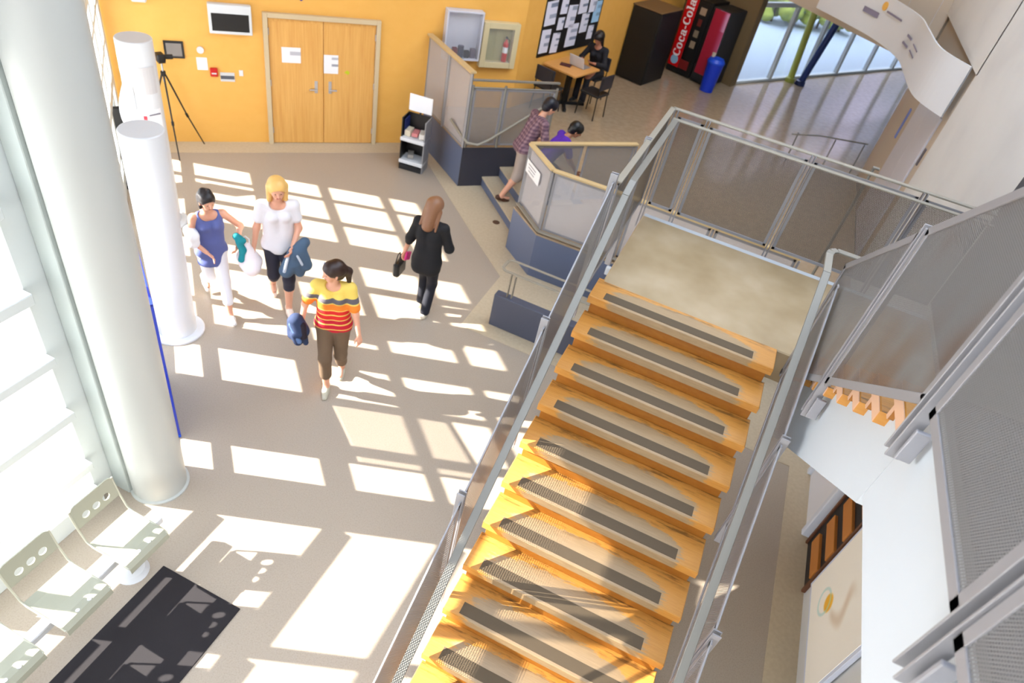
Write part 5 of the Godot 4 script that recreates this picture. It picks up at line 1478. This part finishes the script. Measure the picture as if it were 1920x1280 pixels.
func build_people() -> void:
	var skin := Color(0.84, 0.62, 0.51)
	# woman in the striped top
	var yel := Color(0.88, 0.76, 0.36)
	var org := Color(0.90, 0.50, 0.14)
	var red := Color(0.82, 0.14, 0.12)
	var crim := Color(0.72, 0.06, 0.16)
	var gry := Color(0.36, 0.34, 0.36)
	var st := stripes([[0.0, crim], [0.86, yel], [0.875, crim], [0.925, yel], [0.94, crim], [0.985, yel], [1.0, red], [1.05, yel], [1.063, red], [1.11, yel], [1.125, org], [1.205, yel], [1.22, gry], [1.275, yel]])
	var hair := cap_hair() + [[Vector3(0, 0.03, -0.10), Vector3(0.01, -0.03, -0.155), 0.045, 0.045], [Vector3(0.01, -0.03, -0.155), Vector3(0.02, -0.17, -0.15), 0.042, 0.022]]
	var p := person("woman with a dark ponytail, yellow, orange and red striped top and brown capri trousers", Vector3(-3.15, 0, -4.60), deg_to_rad(28), {
		"s": 0.96, "fat": 1.12, "fl": Vector3(0.08, 0.10, -0.17), "fr": Vector3(-0.06, 0.08, 0.15), "tilt1": 12.0, "hl": Vector3(0.30, 0.86, 0.20), "hr": Vector3(-0.33, 0.93, 0.10), "thumb1": Vector3(-0.6, 0.6, 0.4),
		"head_yaw": -62.0, "lean": 2.0, "skin": skin, "hair": hair, "hair_color": Color(0.17, 0.09, 0.06), "sleeve": 0.78, "sleeve_r": 0.066, "hem": 0.845, "neckline": 0.055, "top_mat": st,
		"trouser_mat": mat(Color(0.40, 0.32, 0.24), 0.85), "trouser_end": 0.58, "trouser_r": 0.068, "shoe": Color(0.72, 0.70, 0.62)})
	var g := thing("sunglasses", "small pale blue sunglasses pushed up on the striped woman's hair", "sunglasses", Vector3(-3.15, 1.68, -4.6), deg_to_rad(-34))
	for k in [-1.0, 1.0]:
		put(g, "lens", MB.new().blob([[Vector3(k * 0.035 - 0.015, -0.075, 0.075), Vector3(k * 0.035 + 0.005, -0.075, 0.077), 0.014, 0.014]], 0.005, 0.005), mat(Color(0.45, 0.60, 0.78), 0.15))
	put(g, "bridge", MB.new().tube([Vector3(-0.07, -0.07, 0.07), Vector3(0, -0.068, 0.085), Vector3(0.06, -0.07, 0.07)], 0.004, 6), M.dark)
	var j := thing("folded_jacket", "dark navy jacket bunched over the striped woman's forearm", "jacket", p.transform * Vector3(-0.34, 0.90, 0.10), p.rotation.y)
	cloth_heap(j, "cloth", [[Vector3(-0.02, 0.06, 0.02), Vector3(0.03, -0.07, 0.03), 0.075, 0.085], [Vector3(-0.06, 0.0, -0.03), Vector3(-0.05, -0.14, 0.0), 0.06, 0.07], [Vector3(0.03, -0.06, 0.0), Vector3(0.07, -0.24, 0.02), 0.05, 0.03], [Vector3(-0.02, -0.1, 0.06), Vector3(0.0, -0.19, 0.06), 0.05, 0.05]], mat(Color(0.14, 0.20, 0.33), 0.85))
	cloth_heap(j, "lining", [[Vector3(0.05, 0.03, 0.06), Vector3(0.06, -0.10, 0.08), 0.035, 0.04]], mat(Color(0.10, 0.06, 0.11), 0.85))
	cloth_heap(j, "sleeve", [[Vector3(-0.07, 0.02, 0.05), Vector3(0.02, -0.16, 0.10), 0.022, 0.028]], mat(Color(0.32, 0.42, 0.58), 0.85))
	# blonde woman in white
	hair = cap_hair(0.014) + [[Vector3(0.075, 0.05, 0.0), Vector3(0.085, -0.12, 0.005), 0.042, 0.026], [Vector3(-0.075, 0.05, 0.0), Vector3(-0.085, -0.12, 0.005), 0.042, 0.026], [Vector3(0.05, -0.03, -0.06), Vector3(0.05, -0.15, -0.05), 0.06, 0.04], [Vector3(-0.05, -0.03, -0.06), Vector3(-0.05, -0.15, -0.05), 0.06, 0.04]]
	p = person("blonde woman in a white tee shirt and dark capri trousers carrying a denim jacket", Vector3(-4.44, 0, -5.38), deg_to_rad(44), {
		"s": 1.02, "fat": 1.04, "fl": Vector3(0.06, 0.085, 0.16), "fr": Vector3(-0.08, 0.15, -0.26), "tilt-1": 30.0, "hl": Vector3(0.12, 1.00, 0.25), "hr": Vector3(-0.29, 0.83, 0.04),
		"head_yaw": 2.0, "skin": skin, "hair": hair, "hair_color": Color(0.88, 0.70, 0.40), "sleeve": 0.55, "sleeve_r": 0.064, "hem": 0.80, "neckline": 0.075, "neck_r": 0.10, "top_mat": mat(Color(0.86, 0.85, 0.86), 0.85),
		"top_more": [[Vector3(0, -0.05, 0), Vector3(0, 0.1, 0.0), 0.135, 0.12]], "trouser_mat": mat(Color(0.13, 0.13, 0.19), 0.8), "trouser_end": 0.30, "trouser_r": 0.066, "shoe": Color(0.90, 0.82, 0.76)})
	j = thing("denim_jacket", "blue-grey denim jacket hanging over the blonde woman's arm", "jacket", p.transform * Vector3(0.14, 0.94, 0.25), p.rotation.y)
	cloth_heap(j, "cloth", [[Vector3(0.12, 0.12, -0.02), Vector3(0.0, 0.02, 0.02), 0.06, 0.075], [Vector3(0.0, 0.02, 0.02), Vector3(-0.10, -0.22, 0.04), 0.07, 0.085], [Vector3(0.06, 0.04, 0.02), Vector3(0.12, -0.16, 0.03), 0.075, 0.075], [Vector3(0.0, -0.12, 0.04), Vector3(0.05, -0.25, 0.04), 0.08, 0.06]], mat(Color(0.26, 0.35, 0.44), 0.85))
	cloth_heap(j, "seam_band", [[Vector3(-0.08, 0.0, 0.085), Vector3(-0.13, -0.18, 0.11), 0.016, 0.02], [Vector3(0.02, 0.02, 0.10), Vector3(0.07, -0.10, 0.105), 0.014, 0.016]], mat(Color(0.72, 0.76, 0.80), 0.85))
	# woman in the blue vest
	hair = cap_hair() + [[Vector3(0.01, 0.0, -0.11), Vector3(0.03, -0.03, -0.12), 0.055, 0.05], [Vector3(-0.02, 0.12, -0.04), Vector3(0.02, 0.13, 0.0), 0.045, 0.04], [Vector3(0.06, -0.02, -0.03), Vector3(0.065, -0.09, -0.03), 0.035, 0.022], [Vector3(-0.06, -0.02, -0.03), Vector3(-0.065, -0.09, -0.03), 0.035, 0.022]]
	p = person("woman with dark pinned hair in a blue sleeveless top and white capri trousers", Vector3(-5.03, 0, -4.93), deg_to_rad(58), {
		"s": 0.92, "fl": Vector3(0.05, 0.085, 0.34), "fr": Vector3(-0.05, 0.20, -0.36), "tilt-1": 40.0, "pelvis": Vector3(0, 0.91, 0), "hl": Vector3(0.26, 1.05, 0.22), "hr": Vector3(-0.10, 0.98, 0.20), "elbow": Vector3(0, -0.1, -0.5),
		"head_yaw": 8.0, "skin": skin, "hair": hair, "hair_color": Color(0.09, 0.05, 0.05), "sleeve": 0.0, "hem": 0.70, "neckline": 0.06, "neck_r": 0.115, "top_mat": mat(Color(0.34, 0.38, 0.60), 0.85),
		"top_more": [[Vector3(0, -0.14, 0), Vector3(0, 0.1, 0.0), 0.155, 0.12], [Vector3(0.05, -0.2, 0), Vector3(-0.05, -0.2, 0.0), 0.13, 0.13]], "trouser_mat": mat(Color(0.88, 0.88, 0.90), 0.85), "trouser_end": 0.62, "trouser_r": 0.064, "shoe": Color(0.88, 0.86, 0.84)})
	j = thing("white_bag", "plain white carrier bag hanging from the hand of the woman in blue", "bag", p.transform * Vector3(0.32, 0.84, 0.24), p.rotation.y)
	cloth_heap(j, "bag", [[Vector3(0, 0.08, 0), Vector3(0.04, -0.12, 0.0), 0.06, 0.13], [Vector3(0.0, -0.10, -0.07), Vector3(0.02, -0.16, 0.08), 0.10, 0.10]], mat(Color(0.90, 0.87, 0.88), 0.7))
	put(j, "handle", MB.new().tube([Vector3(-0.04, 0.10, 0), Vector3(-0.05, 0.20, 0), Vector3(0.0, 0.23, 0), Vector3(0.04, 0.18, 0), Vector3(0.04, 0.10, 0)], 0.008, 8), M.paper)
	j = thing("teal_scarf", "bright teal cloth held with the white carrier bag", "scarf", p.transform * Vector3(0.24, 0.98, 0.26), p.rotation.y)
	cloth_heap(j, "cloth", [[Vector3(-0.02, 0.12, 0), Vector3(0.04, 0.07, 0.03), 0.042, 0.035], [Vector3(-0.01, 0.06, 0.03), Vector3(0.03, -0.06, 0.02), 0.034, 0.042], [Vector3(0.03, -0.06, 0.02), Vector3(0.0, -0.18, 0.03), 0.03, 0.036]], mat(Color(0.03, 0.52, 0.56), 0.8))
	j = thing("small_purse", "white shoulder purse tucked under the bare arm of the woman in blue", "purse", p.transform * Vector3(-0.20, 1.08, 0.06), p.rotation.y)
	cloth_heap(j, "purse", [[Vector3(0, 0.03, -0.05), Vector3(0, 0.02, 0.06), 0.07, 0.07], [Vector3(0, -0.06, -0.04), Vector3(0, -0.06, 0.06), 0.065, 0.065]], M.paper)
	# woman in black, from behind
	hair = cap_hair(0.018) + [[Vector3(0, 0.0, -0.06), Vector3(0.01, -0.22, -0.085), 0.09, 0.075]]
	for k in 7:
		var hx := -0.09 + 0.03 * k
		hair.append([Vector3(hx, -0.02, -0.035 - 0.04 * (1.0 - absf(hx) / 0.09)), Vector3(hx * 1.15 + 0.008 * sin(k * 2.3), -0.25 - 0.03 * sin(k * 1.7), -0.07 - 0.02 * cos(k * 2.1)), 0.032, 0.014])
	p = person("woman seen from behind with long light brown hair, black jacket and dark jeans", Vector3(-2.93, 0, -6.22), deg_to_rad(186), {
		"s": 0.965, "fat": 1.02, "fl": Vector3(0.07, 0.10, 0.16), "fr": Vector3(-0.06, 0.08, -0.02), "hl": Vector3(0.33, 0.86, 0.04), "hr": Vector3(-0.16, 1.05, 0.26),
		"head_yaw": -6.0, "head_pitch": 10.0, "skin": skin, "hair": hair, "hair_color": Color(0.52, 0.36, 0.25), "sleeve": 1.25, "sleeve_r": 0.060, "hem": 0.74, "neckline": 0.03, "top_mat": mat(Color(0.035, 0.035, 0.055), 0.8),
		"top_more": [[Vector3(0.06, -0.12, -0.01), Vector3(0.05, 0.1, 0.0), 0.135, 0.12], [Vector3(-0.06, -0.12, -0.01), Vector3(-0.05, 0.1, 0.0), 0.135, 0.12]], "trouser_mat": mat(Color(0.045, 0.055, 0.11), 0.8), "trouser_end": 0.97, "trouser_r": 0.064, "shoe": Color(0.80, 0.76, 0.68)})
	j = thing("handbag", "small black handbag carried by the woman in black", "handbag", p.transform * Vector3(0.37, 0.56, 0.05), p.rotation.y)
	put(j, "bag_body", MB.new().box(Vector3(0, 0.03, 0), Vector3(0.09, 0.20, 0.24), 0.025), mat(Color(0.06, 0.06, 0.06), 0.45))
	for x in [-0.025, 0.025]:
		put(j, "handle", MB.new().tube([Vector3(x, 0.12, -0.07), Vector3(x * 0.6, 0.23, -0.03), Vector3(x * 0.6, 0.23, 0.03), Vector3(x, 0.12, 0.07)], 0.007, 8), M.black)
	j = thing("pink_wallet", "bright pink wallet in the hand that carries the black handbag", "wallet", p.transform * Vector3(0.27, 0.80, 0.05), p.rotation.y)
	put(j, "cover", MB.new().box(Vector3.ZERO, Vector3(0.03, 0.11, 0.15), 0.012, Basis(Vector3.RIGHT, 0.5)), mat(Color(0.80, 0.12, 0.45), 0.5))
	# man in the checked shirt on the steps
	var check := picture(64, 64, func(u, v):
		var a := 1.0 if fposmod(u * 8.0, 1.0) < 0.4 else 0.0
		var b := 1.0 if fposmod(v * 8.0, 1.0) < 0.4 else 0.0
		return Color(0.56, 0.44, 0.46).lerp(Color(0.30, 0.20, 0.27), (a + b) * 0.4))
	var cm := mat(Color.WHITE, 0.85)
	cm.albedo_texture = check
	cm.uv1_scale = Vector3(2.2, 2.2, 1)
	hair = [[Vector3(0, 0.05, -0.03), Vector3(0, 0.05, 0.015), 0.099, 0.094], [Vector3(-0.03, 0.07, 0.08), Vector3(0.03, 0.07, 0.08), 0.02, 0.02], [Vector3(0, -0.01, -0.05), Vector3(0, -0.03, -0.05), 0.08, 0.07]]
	p = person("man in a dark cap, checked shirt and pale shorts climbing the little steps", ypos(3.62, 0.18, 2.33), deg_to_rad(134), {
		"s": 1.02, "woman": false, "pelvis": Vector3(0, 0.92, -0.06), "lean": 24.0, "fl": Vector3(0.08, 0.27, 0.22), "fr": Vector3(-0.08, 0.10, -0.30), "tilt-1": 18.0, "hl": Vector3(0.26, 0.92, 0.30), "hr": Vector3(-0.24, 0.92, 0.34),
		"head_yaw": 0.0, "head_pitch": 22.0, "skin": skin, "hair": hair, "hair_name": "cap", "hair_color": Color(0.05, 0.05, 0.10), "sleeve": 0.95, "sleeve_r": 0.068, "hem": 0.78, "neckline": 0.03, "top_mat": cm,
		"trouser_mat": mat(Color(0.66, 0.60, 0.56), 0.85), "trouser_end": 0.12, "trouser_r": 0.085, "shoe": Color(0.28, 0.15, 0.08)})
	p = person("dark-haired person in a purple top bending forward behind the pale step guard", ypos(3.72, 0.36, 2.98), deg_to_rad(128), {
		"s": 0.92, "pelvis": Vector3(0, 0.92, -0.1), "lean": 36.0, "fl": Vector3(0.08, 0.265, 0.22), "fr": Vector3(-0.08, 0.085, -0.12), "hl": Vector3(0.24, 0.85, 0.42), "hr": Vector3(-0.22, 0.85, 0.42),
		"head_yaw": -10.0, "head_pitch": 18.0, "skin": Color(0.70, 0.48, 0.36), "hair": cap_hair(0.014), "hair_color": Color(0.02, 0.02, 0.025), "sleeve": 0.7, "hem": 0.70, "neckline": 0.03, "top_mat": mat(Color(0.30, 0.10, 0.60), 0.8),
		"trouser_mat": mat(Color(0.14, 0.13, 0.2), 0.8), "shoe": Color(0.2, 0.2, 0.2)})
	p = person("person in dark clothes seated at the far end of the wood table with the laptop", FW * Vector3(2.06, HALL, 0.50), deg_to_rad(-15), {
		"s": 0.98, "pelvis": Vector3(0, 0.56, -0.02), "lean": 14.0, "fl": Vector3(0.10, 0.085, 0.42), "fr": Vector3(-0.10, 0.085, 0.40), "hl": Vector3(0.14, 0.82, 0.40), "hr": Vector3(-0.14, 0.82, 0.40),
		"head_yaw": 6.0, "head_pitch": 26.0, "skin": Color(0.72, 0.48, 0.38), "hair": cap_hair(0.016) + [[Vector3(0.06, -0.02, -0.02), Vector3(0.06, -0.16, -0.02), 0.04, 0.03], [Vector3(-0.06, -0.02, -0.02), Vector3(-0.06, -0.16, -0.02), 0.04, 0.03]], "hair_color": Color(0.10, 0.06, 0.05), "sleeve": 1.7, "sleeve_r": 0.05, "hem": 0.5, "neckline": 0.03, "top_mat": mat(Color(0.07, 0.06, 0.09), 0.8),
		"trouser_mat": mat(Color(0.08, 0.08, 0.12), 0.8), "shoe": Color(0.1, 0.1, 0.1)})
